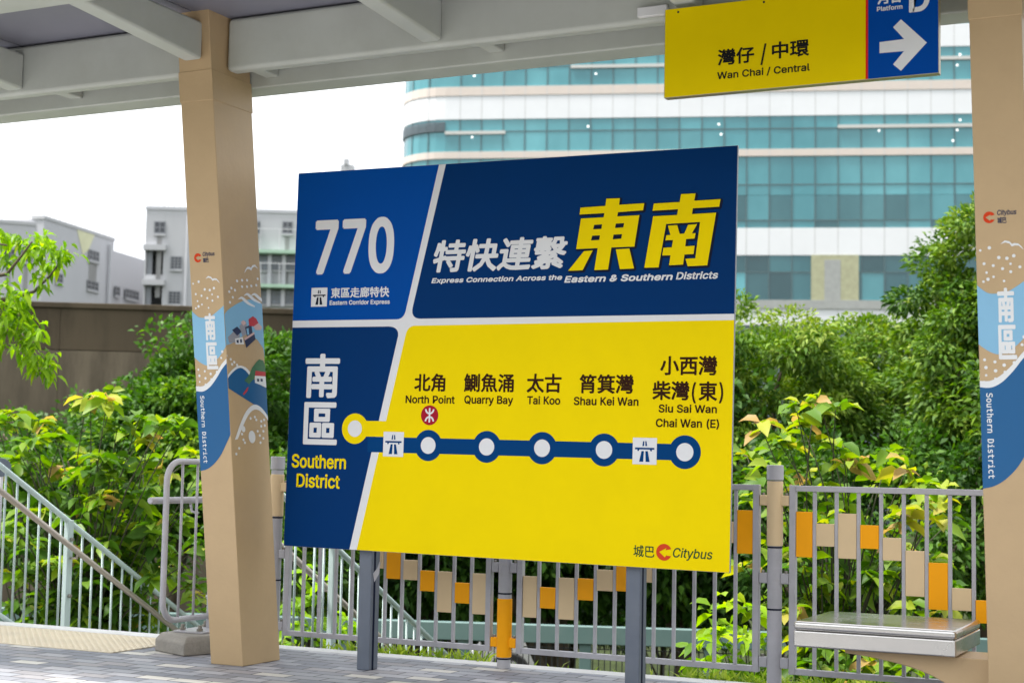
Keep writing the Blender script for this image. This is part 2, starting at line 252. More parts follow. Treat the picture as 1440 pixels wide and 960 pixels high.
GLYPHS = '''
L&627|275,-10 231,-7 191,2 154,16 123,36 97,59 76,87 60,117 51,151 48,186 50,215 56,242 66,265 119,328 196,391 303,469 331,493 356,525 367,567 364,588 356,607 344,623 327,635 306,643 282,645 235,634 203,604 192,558 203,508 236,458 285,398 613,0 510,0 240,324 169,410 122,482 113,506 107,531 106,558 108,588 115,616 127,641 143,664 164,683 188,698 216,710 247,717 280,719 314,717 344,710 372,698 396,683 416,665 432,643 444,619 451,593 453,566 441,506 408,455 358,410 216,304 154,244 144,225 138,205 136,184 138,161 143,141 153,122 166,106 182,92 201,80 222,72 245,67 270,65 298,67 325,73 352,83 422,134 441,157 457,183 471,212 481,244 487,278 488,314 571,314 569,271 564,234 555,201 519,129 483,87 466,65 441,43 412,24 380,9 345,-1 310,-7
L(382|125,289 141,453 184,618 247,755 330,755 267,599 226,439 212,289 224,160 263,23 330,-134 247,-134 210,-65 180,5 156,76 139,148 128,219
L)382|52,-134 120,25 158,163 171,289 156,439 115,599 52,755 135,755 198,618 242,453 258,289 254,218 244,146 226,75 202,4 172,-66 135,-134
L/349|329,746 99,-107 20,-107 250,746
L0634|317,-10 267,-5 222,10 182,34 147,67 119,108 96,159 80,217 70,283 67,356 70,429 80,494 97,553 120,603 148,645 183,678 222,702 267,717 317,722 367,717 412,702 452,678 487,645 515,603 538,553 554,494 564,429 567,356 564,283 554,217 538,159 515,108 487,67 453,34 413,10 368,-5|317,69 350,73 380,84 406,103 429,129 447,162 462,201 473,247 479,298 481,356 479,413 473,465 462,511 447,550 429,583 406,609 380,628 350,640 317,643 284,640 254,628 228,609 206,583 187,550 172,511 162,465 155,413 153,356 155,298 162,247 172,201 187,162 206,129 228,103 254,84 284,73
L7634|136,0 453,628 453,633 87,633 87,712 547,712 547,628 231,0
LA672|23,0 282,712 387,712 648,0 553,0 402,423 370,521 325,670 343,670 298,519 267,423 119,0|154,199 154,278 518,278 518,199
LB639|84,0 84,712 337,712 384,709 425,701 460,687 490,668 514,645 533,619 547,589 555,557 557,523 556,495 550,470 541,448 499,400 441,373 441,367 464,363 486,356 508,344 529,328 548,308 563,284 575,257 583,226 585,191 582,156 574,123 560,93 540,67 515,44 482,25 443,11 398,3 345,0|174,80 343,80 393,83 433,94 462,112 482,135 494,161 498,191 496,215 490,237 479,257 466,276 448,292 428,305 404,315 377,321 347,323 174,323|174,400 333,400 403,415 423,426 439,440 452,457 462,476 468,498 470,521 467,551 456,577 438,600 412,618 378,629 336,632 174,632
LC714|374,-10 315,-5 260,10 210,35 166,69 128,111 98,161 75,219 61,284 56,356 61,427 75,492 98,550 128,601 166,643 210,677 260,702 315,717 374,722 476,706 507,694 536,678 563,660 587,638 608,613 627,586 642,556 654,523 662,488 572,488 545,552 500,600 441,629 374,638 332,634 293,623 257,605 225,580 197,548 175,509 158,464 148,413 145,356 148,298 158,247 175,202 198,164 225,132 257,107 293,89 332,78 374,74 441,84 500,113 545,160 572,225 662,225 654,190 643,157 627,127 609,99 588,75 563,53 537,34 508,19 477,6 444,-2 410,-8
LD703|306,0 134,0 134,80 301,80 355,84 403,95 445,113 480,138 509,170 531,209 546,253 556,303 559,358 556,412 546,461 531,505 509,543 481,574 447,599 407,618 361,629 309,632 130,632 130,712 315,712 382,707 441,693 494,670 539,637 577,596 607,548 629,491 642,428 646,358 642,287 629,223 607,166 576,117 538,76 491,43 437,19 375,5|174,712 174,0 84,0 84,712
LE586|84,0 84,712 521,712 521,632 174,632 174,400 498,400 498,320 174,320 174,80 525,80 525,0
LK653|146,204 146,303 195,365 244,425 296,482 509,712 628,712 324,386 319,387|84,0 84,712 174,712 174,468 174,315 174,271 174,0|521,0 263,363 319,433 628,0
LM879|84,0 84,712 212,712 388,262 402,222 419,172 436,117 450,68 430,68 445,116 462,170 479,222 493,262 667,712 795,712 795,0 706,0 706,407 706,458 707,516 709,578 710,640 718,640 697,573 675,508 654,450 638,407 478,0 401,0 239,407 223,449 203,505 181,571 157,640 166,640 168,582 169,520 170,460 171,407 171,0
LN733|84,0 84,712 191,712 480,256 508,211 543,149 579,77 567,75 561,152 559,220 558,273 558,712 649,712 649,0 542,0 283,406 248,463 207,533 151,633 167,635 171,537 174,459 175,407 175,0
LP622|84,0 84,712 329,712 381,709 426,699 465,682 498,660 525,633 546,602 560,566 569,528 572,487 569,446 560,407 546,372 525,340 498,313 465,290 426,273 381,263 329,260 153,260 153,339 326,339 360,341 391,348 416,358 437,373 454,390 466,411 475,434 481,459 482,487 481,514 475,539 466,562 454,583 437,600 416,614 390,624 360,631 325,633 174,633 174,0
LQ747|343,223 438,223 517,119 537,91 656,-67 561,-67 484,37 464,64|374,-10 315,-5 260,10 211,35 166,69 129,111 98,161 75,219 61,284 56,356 61,427 75,492 98,550 129,601 166,643 211,677 260,702 315,717 374,722 433,717 487,702 537,677 581,643 619,601 649,550 672,492 686,427 690,356 686,284 672,219 649,161 619,111 581,69 537,35 487,10 433,-5|374,74 415,78 453,88 489,106 521,131 549,163 572,202 589,247 599,298 602,356 599,414 589,465 572,510 549,549 521,581 489,606 453,624 415,635 374,638 332,634 294,624 258,606 226,581 198,549 175,510 158,465 148,413 145,356 148,298 158,247 175,202 198,163 226,132 258,107 294,89 332,78
LS625|313,-12 264,-10 219,-1 179,13 143,32 114,56 89,84 71,116 59,152 54,191 146,191 151,165 160,143 173,123 190,106 210,93 233,82 313,69 344,71 374,76 400,84 424,96 444,111 461,129 474,149 481,171 484,195 482,216 475,235 465,250 414,286 343,311 257,335 203,354 157,377 121,405 94,438 78,477 73,521 76,560 87,595 105,627 129,655 158,678 193,697 231,711 273,719 318,722 363,719 405,711 443,697 476,678 505,655 528,628 546,598 557,565 561,529 472,529 464,562 448,590 423,612 392,629 356,639 315,642 286,640 259,635 234,627 213,616 195,602 180,586 170,567 163,547 161,526 164,503 171,484 183,467 237,431 297,411 370,391 436,369 502,333 552,277 563,252 570,225 572,194 568,156 558,121 541,89 518,60 488,35 453,15 411,0 365,-9
LT628|44,632 44,712 584,712 584,632 359,632 359,0 270,0 270,632
LW961|217,0 23,712 115,712 228,274 246,204 261,131 276,55 265,55 280,131 296,204 314,274 429,712 532,712 646,274 664,204 681,131 696,55 684,55 698,131 715,204 732,274 845,712 937,712 742,0 638,0 515,452 492,548 470,665 489,665 469,553 445,452 323,0
La545|224,-12 191,-10 161,-4 132,7 107,21 85,40 67,62 53,88 45,118 43,151 45,180 51,204 60,225 74,243 90,258 109,270 175,295 250,308 327,317 371,329 379,336 384,345 386,357 386,359 373,415 336,451 274,463 209,451 165,421 140,383 57,408 71,438 89,463 110,484 133,502 159,515 186,526 271,538 335,531 400,505 420,490 437,471 451,448 462,421 469,389 471,352 471,0 387,0 387,73 381,73 353,34 301,1|239,64 269,66 296,72 319,82 339,96 356,112 369,130 378,151 384,171 386,193 386,266 363,255 324,246 280,240 246,235 188,222 145,195 136,182 130,166 129,147 143,101 182,73
Lb594|321,-11 291,-10 264,-4 241,5 193,44 165,82 157,82 157,0 74,0 74,712 159,712 159,447 165,447 192,484 240,522 263,531 289,536 321,538 363,534 402,523 438,505 470,479 496,448 518,410 534,366 543,318 546,264 543,211 534,162 518,118 496,80 470,48 439,22 403,4 364,-8|308,65 339,68 367,77 391,92 412,111 429,135 442,163 452,195 457,229 459,265 457,301 452,335 442,366 429,393 412,417 392,436 367,450 340,459 308,462 277,459 250,451 226,437 205,418 188,395 175,368 165,337 160,303 158,265 160,227 165,193 175,161 189,133 206,110 226,91 250,77 278,68
Lc554|290,-11 244,-8 202,4 163,23 130,49 101,81 78,119 61,162 51,210 48,262 51,315 61,364 78,407 101,446 130,478 163,504 202,523 244,534 290,538 364,528 427,498 476,451 506,388 424,367 407,405 378,435 339,455 290,462 257,459 228,450 203,434 182,414 165,390 152,362 142,330 137,297 135,262 137,228 142,195 152,164 165,136 182,112 203,92 228,77 257,68 290,65 340,72 379,92 408,124 426,164 508,143 478,79 429,30 365,-1
Ld594|273,-11 231,-8 192,4 156,22 125,48 98,80 76,118 61,162 51,211 48,264 51,318 61,366 77,410 98,448 125,479 157,505 192,523 231,534 274,538 305,536 332,531 354,522 402,484 429,447 435,447 435,712 521,712 521,0 438,0 438,82 429,82 402,44 353,5 331,-4 304,-10|286,65 317,68 344,77 368,91 389,110 406,133 419,161 429,193 434,227 436,265 435,303 429,337 419,368 406,395 389,418 369,437 345,451 317,459 286,462 255,459 227,450 202,436 182,417 165,393 152,366 142,335 137,301 135,265 137,229 142,195 152,163 165,135 182,111 203,92 227,77 255,68
Le565|297,-11 248,-8 203,4 164,23 129,49 101,81 78,119 61,162 51,209 48,261 51,314 61,362 77,406 100,444 128,477 161,503 199,523 241,534 287,538 372,524 399,512 424,497 447,477 468,454 485,426 500,395 511,358 517,317 520,271 520,237 105,237 105,309 473,309 434,283 432,317 426,348 417,376 404,401 387,422 368,439 344,452 317,460 287,462 257,460 229,452 205,439 184,422 166,401 152,377 142,351 136,324 134,295 134,249 137,211 143,178 155,149 170,123 189,103 212,86 237,74 266,67 297,65 355,74 400,102 428,148 511,127 501,101 487,77 469,55 448,36 423,19 396,6 365,-4 332,-10
Lf355|319,531 319,458 9,458 9,531|113,0 113,604 115,633 122,658 134,680 149,699 168,714 189,726 262,742 311,738 340,729 318,656 301,661 272,663 249,661 230,655 216,644 206,629 200,609 198,586 198,0
Lg595|290,-211 252,-209 218,-204 187,-195 115,-154 71,-97 142,-57 170,-92 216,-124 290,-136 330,-133 365,-122 395,-105 418,-81 431,-48 436,-8 436,96 429,96 401,58 353,22 331,13 304,8 273,7 232,10 193,20 158,37 126,61 99,90 77,126 61,168 51,215 48,268 51,320 61,368 77,411 99,448 126,479 157,505 193,523 232,534 274,538 305,536 332,531 355,522 403,484 431,446 438,446 438,531 521,531 521,-12 518,-56 508,-94 490,-126 467,-152 439,-174 407,-190 370,-202 331,-209|287,83 318,85 345,93 369,105 390,122 406,144 420,169 430,199 435,233 437,270 435,306 430,339 420,369 407,396 390,419 369,437 345,451 318,459 287,462 255,459 228,450 203,436 182,417 165,394 152,367 142,337 137,305 135,270 137,234 143,201 152,172 166,146 183,124 204,106 228,93 256,85
Lh574|159,317 159,0 74,0 74,712 159,712 159,402 143,402 162,447 185,481 213,507 245,524 280,535 318,538 353,536 385,528 413,516 438,499 460,476 477,449 490,417 497,379 500,336 500,0 414,0 414,329 411,368 400,400 382,426 358,445 329,457 294,461 269,459 246,453 225,444 206,432 190,415 177,396 167,373 161,347
Li233|74,0 74,531 159,531 159,0|117,620 102,622 88,627 75,636 66,648 60,661 58,676 60,691 66,705 75,717 88,726 102,731 117,733 133,731 147,726 159,717 169,705 175,691 177,676 175,661 169,648 159,636 147,627 133,622
Lk533|154,191 154,296 169,296 398,531 504,531 258,279 248,279|74,0 74,712 159,712 159,0|412,0 207,260 268,320 521,0
Ll265|195,-3 157,0 127,11 103,28 87,52 77,82 74,118 74,712 159,712 159,138 168,87 176,79 188,74 205,73 224,74 238,76 253,4 226,-1
Lm854|74,0 74,531 157,531 157,413 151,413 159,440 171,464 185,484 241,526 307,541 344,537 375,525 402,505 424,479 439,448 449,412 437,412 445,437 457,460 472,480 533,525 611,541 641,538 670,532 696,521 720,505 740,485 757,460 769,430 777,396 780,357 780,0 694,0 694,355 690,390 680,418 662,438 639,452 614,460 586,463 563,461 542,456 524,448 483,406 469,346 469,0 384,0 384,364 381,391 371,415 354,435 333,451 308,460 279,463 221,448 203,437 189,422 176,405 167,384 161,360 159,333 159,0
Ln574|159,317 159,0 74,0 74,531 156,531 157,402 143,402 162,447 185,481 213,507 245,524 280,535 318,538 353,536 384,528 413,516 438,499 459,476 477,449 490,417 497,379 500,336 500,0 414,0 414,329 411,368 400,400 382,426 358,445 329,457 294,461 269,459 246,453 225,444 206,432 190,415 177,396 167,373 161,347
Lo581|290,-11 244,-8 202,4 163,23 130,49 101,81 78,119 61,162 51,210 48,262 51,315 61,364 78,407 101,446 130,478 163,504 202,523 244,534 290,538 337,534 379,523 418,504 452,478 480,446 503,407 520,364 530,315 533,262 530,210 520,162 503,119 480,81 452,49 418,23 379,4 337,-8|290,65 324,68 353,77 378,92 399,112 417,136 430,164 439,195 445,228 447,262 445,297 439,330 430,361 417,390 399,414 378,434 353,450 324,459 290,462 257,459 228,450 203,434 182,414 165,390 152,362 142,330 137,297 135,262 137,228 142,195 152,164 165,136 182,112 203,92 228,77 257,68
Lp594|74,-200 74,531 157,531 157,447 165,447 192,484 240,522 263,531 289,536 321,538 363,534 402,523 438,505 470,479 496,448 518,410 534,366 543,318 546,264 543,211 534,162 518,118 496,80 470,48 439,22 403,4 364,-8 321,-11 291,-10 264,-4 242,5 193,44 165,82 159,82 159,-200|308,65 339,68 367,77 391,92 412,111 429,135 442,163 452,195 457,229 459,265 457,301 452,335 442,366 429,393 412,417 392,436 367,450 340,459 308,462 277,459 250,451 226,437 205,418 188,395 175,368 165,337 160,303 158,265 160,227 165,193 175,161 189,133 206,110 226,91 250,77 278,68
Lq594|521,-200 435,-200 435,82 429,82 402,44 353,5 331,-4 304,-10 273,-11 231,-8 192,4 156,22 125,48 98,80 76,118 61,162 51,211 48,264 51,318 61,366 77,410 98,448 125,479 157,505 192,523 231,534 274,538 305,536 332,531 354,522 402,484 429,447 438,447 438,531 521,531|286,65 317,68 344,77 368,91 389,110 406,133 419,161 429,193 434,227 436,265 435,303 429,337 419,368 406,395 389,418 369,437 345,451 317,459 286,462 255,459 227,450 202,436 182,417 165,393 152,366 142,335 137,301 135,265 137,229 142,195 152,163 165,135 182,111 203,92 227,77 255,68
Lr363|74,0 74,531 156,531 156,449 162,449 174,474 191,496 213,514 239,528 268,536 298,539 321,538 341,537 341,451 322,454 290,456 266,454 243,449 223,440 204,429 189,414 176,397 167,377 161,356 159,332 159,0
Ls511|255,-11 219,-10 187,-4 157,5 130,17 107,33 87,53 70,76 58,102 50,132 131,149 141,122 155,101 174,84 197,73 223,66 254,64 288,66 318,74 342,87 361,104 372,123 375,144 373,161 367,177 356,190 340,201 321,210 297,217 209,238 165,252 129,269 101,291 81,318 69,348 65,383 68,413 77,440 91,464 110,486 134,504 161,519 192,529 226,536 262,538 297,536 328,531 355,521 380,509 401,493 418,475 454,406 375,388 367,407 355,425 340,442 319,455 294,463 262,466 232,463 206,456 183,444 166,428 155,409 152,388 154,370 162,354 174,341 240,312 321,293 365,279 401,262 429,240 448,214 460,184 464,149 461,119 452,91 437,66 417,43 393,25 364,9 331,-2 294,-9
Lt318|285,531 285,458 9,458 9,531|91,660 176,660 176,137 178,116 183,99 190,86 202,77 218,72 239,70 259,71 282,75 298,2 269,-4 236,-6 193,-2 158,10 129,30 108,57 95,90 91,130
Lu574|255,-7 221,-5 189,3 161,15 136,32 114,55 97,82 84,115 76,152 74,195 74,531 159,531 159,202 163,163 174,131 192,105 216,86 245,74 280,70 305,72 328,78 349,87 368,99 384,116 397,136 407,159 412,185 414,214 414,531 500,531 500,0 417,0 417,129 430,129 411,84 388,49 360,24 328,7 293,-4
Lx530|29,0 240,305 239,239 40,531 140,531 206,428 251,355 290,288 246,288 283,355 326,428 394,531 492,531 292,236 292,300 501,0 402,0 323,119 280,190 242,254 286,254 250,190 207,119 128,0
Ly545|66,-194 86,-120 100,-122 145,-125 182,-103 211,-50 228,-2 24,531 118,531 231,217 261,121 288,29 257,29 283,122 314,217 427,531 520,531 286,-81 247,-150 195,-190 128,-203 90,-200
C(338|239,-196 295,-171 200,60 168,311 200,562 295,793 239,819 131,583 92,311 131,40
C)338|99,-196 207,40 246,311 207,583 99,819 42,793 139,562 171,311 139,60 42,-171
C/393|11,-179 78,-179 378,795 311,795
C中1001|459,841 459,662 96,662 96,186 171,186 171,248 459,248 459,-79 538,-79 538,248 826,248 826,191 903,191 903,662 538,662 538,841|171,322 171,589 459,589 459,322|826,322 538,322 538,589 826,589
C仔1001|266,840 165,620 32,441 75,367 160,474 160,-80 232,-80 232,590 338,819|602,552 602,407 312,407 312,334 602,334 602,21 596,4 577,-1 420,0 446,-76 631,-63 667,-35 677,20 677,334 962,334 962,407 677,407 677,520 816,621 937,738 885,775 870,771 375,771 375,700 802,700
C北1001|34,122 68,48 322,155 322,-71 399,-71 399,823 322,823 322,587 64,587 64,512 322,512 322,230|892,669 644,489 644,822 566,822 566,80 592,-29 688,-57 849,-57 946,-2 975,190 904,226 889,59 843,16 696,16 653,28 644,79 644,411 948,603
C區1001|434,609 663,609 663,493 434,493|363,663 363,439 737,439 737,663|316,315 451,315 451,167 316,167|253,372 253,113 516,113 516,372|649,315 788,315 788,167 649,167|584,372 584,113 855,113 855,372|898,794 93,794 93,-32 942,-32 942,36 165,36 165,727 898,727
C南1001|317,461 378,339 441,362 377,480|459,841 459,741 60,741 60,670 459,670 459,564 114,564 114,-79 190,-79 190,495 813,495 813,8 808,-9 790,-14 648,-13 674,-80 846,-68 880,-43 889,8 889,564 542,564 542,670 942,670 942,741 542,741 542,841|623,482 554,338 266,338 266,277 462,277 462,176 245,176 245,113 462,113 462,-61 534,-61 534,113 759,113 759,176 534,176 534,277 741,277 741,338 619,338 688,462
C古1001|162,371 162,-81 239,-81 239,-28 762,-28 762,-77 842,-77 842,371 541,371 541,587 950,587 950,660 541,660 541,841 460,841 460,660 54,660 54,587 460,587 460,371|239,44 239,298 762,298 762,44
C台1001|179,342 179,-79 255,-79 255,-25 742,-25 742,-77 822,-77 822,342|255,48 255,270 742,270 742,48|126,427 262,445 801,475 862,389 926,435 810,581 659,728 600,688 746,541 231,517 364,654 491,812 416,845 283,669 183,560 101,501
C城1001|41,129 65,55 340,164 326,232 229,196 229,527 325,527 325,597 229,597 229,829 159,829 159,597 53,597 53,527 159,527 159,170|867,507 828,374 776,255 743,618 954,618 954,688 881,688 931,723 810,835 760,802 875,688 741,688 740,842 668,842 671,688 367,688 367,376 349,164 256,-36 311,-83 415,140 437,376 437,420 563,420 547,158 521,148 443,151 461,88 551,88 603,115 621,207 628,454 629,483 437,483 437,618 673,618 690,371 722,165 632,60 522,-24 576,-76 666,-4 744,81 799,-30 873,-70 943,-28 971,128 915,166 905,41 882,2 835,42 796,153 877,310 936,494
C太1001|460,840 449,575 61,575 61,499 438,499 323,208 38,-18 94,-80 248,10 361,121 544,-69 609,-19 412,173 386,154 462,298 508,449 665,128 915,-82 971,-13 721,187 570,499 945,499 945,575 529,575 541,840
C小1001|465,827 465,24 458,3 437,-3 270,-2 301,-80 495,-66 534,-37 546,24 546,827|706,572 825,337 896,121 977,154 901,369 778,599|202,592 141,375 32,178 103,138 217,344 286,578
C巴1001|456,431 205,431 205,710 456,710|531,431 531,710 782,710 782,431|128,783 128,111 174,-26 343,-60 741,-60 897,-14 949,153 873,184 839,47 739,14 337,14 229,33 205,109 205,358 782,358 782,305 859,305 859,783
C廊1001|507,388 507,299 317,299 317,388|507,441 317,441 317,523 507,523|645,621 645,-81 712,-81 712,559 854,559 766,353 847,253 868,168 864,128 846,103 812,94 746,96 765,32 839,33 892,52 925,96 934,163 913,256 833,363 942,598 894,624 884,621|363,654 392,580 248,580 248,82 234,29 205,1 242,-53 510,42 543,-32 603,-3 484,211 427,188 481,96 317,47 317,243 575,243 575,580 465,580 427,669|480,829 510,756 110,756 110,447 98,203 32,-40 92,-83 165,181 180,448 180,690 952,690 952,756 590,756 550,847
C快1001|170,841 170,-79 245,-79 245,841|80,648 62,514 28,391 87,370 120,502 137,640|247,657 321,470 378,498 300,680|806,382 651,382 656,508 656,611 806,611|581,841 581,682 385,682 385,611 581,611 581,508 576,382 330,382 330,308 566,308 488,128 297,-26 350,-84 540,75 629,260 744,53 921,-83 975,-13 798,111 685,308 966,308 966,382 880,382 880,682 656,682 656,841
C月1001|207,788 207,480 179,219 29,-27 86,-81 200,65 259,232 743,232 743,32 737,9 712,2 525,3 557,-76 770,-61 810,-30 822,31 822,788|283,715 743,715 743,547 283,547|283,476 743,476 743,305 272,305
C東1001|153,591 153,222 397,222 232,92 41,-1 93,-64 288,42 460,191 460,-80 537,-80 537,194 711,43 910,-66 963,-1 769,91 601,222 860,222 860,591 537,591 537,675 941,675 941,746 537,746 537,840 460,840 460,746 66,746 66,675 460,675 460,591|226,380 460,380 460,282 226,282|537,380 783,380 783,282 537,282|226,531 460,531 460,436 226,436|537,531 783,531 783,436 537,436
C柴1001|63,306 63,235 401,235 231,104 33,10 84,-52 282,53 457,199 457,-79 535,-79 535,209 710,60 916,-44 967,19 767,107 600,235 936,235 936,306 535,306 535,411 457,411 457,306|109,756 109,464 40,455 48,383 504,451 502,519 346,496 346,643 493,643 493,709 346,709 346,841 272,841 272,486 180,473 180,756|865,769 623,676 623,841 548,841 548,517 572,433 670,412 844,412 927,443 956,564 888,592 876,500 839,480 678,480 633,487 623,517 623,612 780,657 922,712
C涌1001|87,775 273,657 318,717 131,828|38,507 227,397 271,459 82,561|64,-15 127,-61 298,264 242,310|354,548 354,-79 426,-79 426,133 594,133 594,-73 665,-73 665,133 840,133 840,2 824,-14 737,-13 760,-80 881,-68 907,-43 913,1 913,548 765,548 777,566 699,611 808,686 900,773 851,808 836,804 355,804 355,740 769,740 630,643 494,697 460,647 677,548|426,309 594,309 594,199 426,199|426,376 426,481 594,481 594,376|840,481 840,376 665,376 665,481|840,309 840,199 665,199 665,309
C灣1001|500,660 500,617 686,617 686,660|500,585 500,543 686,543 686,585|547,465 635,465 635,399 547,399|497,507 497,358 686,358 686,507|59,779 198,666 244,722 102,828|36,511 181,406 225,462 79,562|55,-28 122,-68 241,253 181,291|407,486 442,373 480,390 443,498|266,480 227,355 265,329 309,470|331,472 353,347 395,362 371,481|873,488 914,356 953,374 909,501|733,484 695,361 733,333 777,474|797,474 820,338 862,352 836,484|345,220 302,70 832,70 790,-17 747,-24 591,-17 613,-76 767,-79 842,-60 879,-9 909,91 914,121 389,121 404,172 870,172 870,321 308,321 308,273 799,273 799,220|536,821 576,741 470,741 470,695 711,695 711,741 587,741 631,754 589,833|258,511 434,542 446,510 484,527 436,626 398,613 417,579 329,569 453,730 407,751 381,705 314,701 382,818 332,835 270,711 240,685 257,647 350,660 288,585 241,550|726,513 901,545 916,507 955,523 902,628 865,615 883,582 797,572 920,733 873,753 847,707 780,703 848,820 800,838 737,714 708,688 725,649 818,663 756,587 709,553
C特1001|458,212 581,48 641,87 514,246|643,842 643,733 448,733 448,663 643,663 643,537 390,537 390,466 765,466 765,346 406,346 406,275 765,275 765,13 745,-5 614,-5 637,-80 796,-67 829,-40 837,13 837,275 953,275 953,346 837,346 837,466 959,466 959,537 714,537 714,663 913,663 913,733 714,733 714,842|97,764 76,579 39,425 97,393 136,563 212,563 212,317 47,270 63,194 212,242 212,-80 284,-80 284,265 388,299 382,370 284,339 284,563 380,563 380,635 284,635 284,840 212,840 212,635 147,635 160,753
C環1001|342,543 342,481 948,481 948,543|478,370 814,370 814,275 478,275|748,751 849,751 849,648 748,648|597,751 695,751 695,648 597,648|448,751 543,751 543,648 448,648|385,806 385,593 915,593 915,806|28,99 44,29 313,113 304,179 211,151 211,414 298,414 298,481 211,481 211,705 310,705 310,773 40,773 40,705 144,705 144,481 50,481 50,414 144,414 144,131|447,-76 683,-8 683,48 516,9 516,125 638,213 748,38 924,-71 969,-12 876,26 797,83 937,160 886,205 760,122 701,219 885,219 885,427 411,427 411,219 560,219 437,149 301,101 344,48 454,92 454,42 441,-2 419,-21
C筲1001|780,611 588,488 631,442 822,566|168,438 168,-82 241,-82 241,97 745,97 745,3 726,-15 608,-14 640,-83 781,-70 812,-44 820,2 820,438 535,438 535,606 460,606 460,438|745,373 745,297 241,297 241,373|241,238 745,238 745,156 241,156|162,563 342,438 388,491 205,611|205,845 142,721 53,620 116,577 214,697 270,697 306,597 373,622 344,697 490,697 490,760 249,760 278,826|594,845 551,743 488,659 550,617 609,697 695,697 737,606 804,631 773,697 942,697 942,760 642,760 667,828
C箕1001|332,100 208,27 50,-27 113,-83 273,-17 410,74|583,60 851,-82 945,-44 650,99|579,846 511,719 415,619 477,575 579,693 643,693 705,601 693,601 693,534 313,534 313,601 305,601 350,619 313,693 487,693 487,753 221,753 254,828 184,846 121,717 36,611 98,571 189,693 236,693 282,601 240,601 240,534 97,534 97,475 240,475 240,162 54,162 54,103 945,103 945,162 766,162 766,475 910,475 910,534 766,534 766,601 734,601 776,619 727,693 944,693 944,753 615,753 650,828|313,475 693,475 693,409 313,409|313,162 313,230 693,230 693,162|313,353 693,353 693,287 313,287
C繫1001|631,53 879,-56 931,-14 681,90|299,87 186,31 52,-14 105,-60 242,-5 366,64|200,199 413,222 250,163 119,132 139,72 474,104 474,-1 455,-16 322,-15 351,-76 508,-66 541,-44 549,-3 549,109 791,126 868,60 921,96 704,248 655,216 726,172 366,150 721,297 670,340 541,276 334,262 481,342 450,361 476,361 476,455 415,455 415,404 310,404 310,469 504,469 504,511 310,511 310,541 468,541 468,720 310,720 310,750 495,750 495,792 310,792 310,842 245,842 245,792 65,792 65,750 245,750 245,720 93,720 93,541 245,541 245,511 54,511 54,469 245,469 245,404 154,404 154,455 95,455 95,361 403,361 244,272 179,253|150,613 245,613 245,578 150,578|310,613 409,613 409,578 310,578|150,683 245,683 245,649 150,649|310,683 409,683 409,649 310,649|570,813 570,749 556,691 489,638 534,589 536,590 536,554 599,554 561,545 652,435 491,390 523,339 705,398 802,354 917,325 958,380 764,433 838,501 890,593 851,607 839,605 561,605 620,673 635,747 635,760 762,760 762,695 775,636 831,619 899,619 946,622 942,671 897,668 839,668 824,694 824,813|623,554 804,554 709,464
C西1001|59,776 59,703 356,703 356,558 113,558 113,-76 186,-76 186,-14 820,-14 820,-73 895,-73 895,558 642,558 642,703 940,703 940,776|186,56 186,244 230,190 381,327 424,489 569,489 569,330 589,249 671,228 807,228 820,228 820,56|186,246 186,489 355,489 319,359|425,558 425,703 569,703 569,558|642,489 820,489 820,301 800,299 680,299 648,305 642,330
C角1001|266,541 487,541 487,415 266,415|266,609 263,609 346,711 629,711 548,609|800,541 800,415 563,415 563,541|337,844 229,683 56,530 112,475 190,538 190,359 170,157 66,-34 123,-88 203,24 246,151 487,151 487,-58 563,-58 563,151 800,151 800,18 795,2 777,-3 637,-2 664,-77 834,-63 867,-35 876,17 876,609 636,609 737,743 686,779 674,775 390,775 421,828|266,348 487,348 487,218 258,218|800,348 800,218 563,218 563,348
C走1001|219,385 167,155 34,-33 90,-82 181,19 242,146 438,-26 721,-67 937,-67 965,6 724,5 537,21 537,218 872,218 872,286 537,286 537,446 937,446 937,516 537,516 537,654 864,654 864,724 537,724 537,840 460,840 460,724 150,724 150,654 460,654 460,516 63,516 63,446 460,446 460,44 350,115 270,237 297,375
C連1001|83,793 222,608 283,652 140,830|350,620 350,294 575,294 575,223 288,223 288,159 575,159 575,45 648,45 648,159 947,159 947,223 648,223 648,294 880,294 880,620 648,620 648,688 932,688 932,751 648,751 648,841 575,841 575,751 303,751 303,688 575,688 575,620|421,431 575,431 575,350 421,350|648,431 808,431 808,350 648,350|421,564 575,564 575,485 421,485|648,564 808,564 808,485 648,485|248,502 45,502 45,432 176,432 176,117 107,73 28,-9 79,-80 145,12 200,53 241,31 296,-11 418,-57 585,-68 954,-56 976,25 588,4 432,13 314,54 248,102
C魚1001|346,123 368,-70 444,-60 419,129|548,121 616,-69 689,-51 616,136|744,127 894,-81 966,-47 900,54 811,157|180,149 121,40 39,-44 106,-83 191,12 252,129|239,371 463,371 463,253 239,253|536,371 773,371 773,253 536,253|239,548 463,548 463,432 239,432|536,548 773,548 773,432 536,432|331,845 219,689 44,539 99,483 166,535 166,188 848,188 848,612 585,612 674,747 621,780 610,777 383,777 415,828|249,612 337,714 568,714 493,612
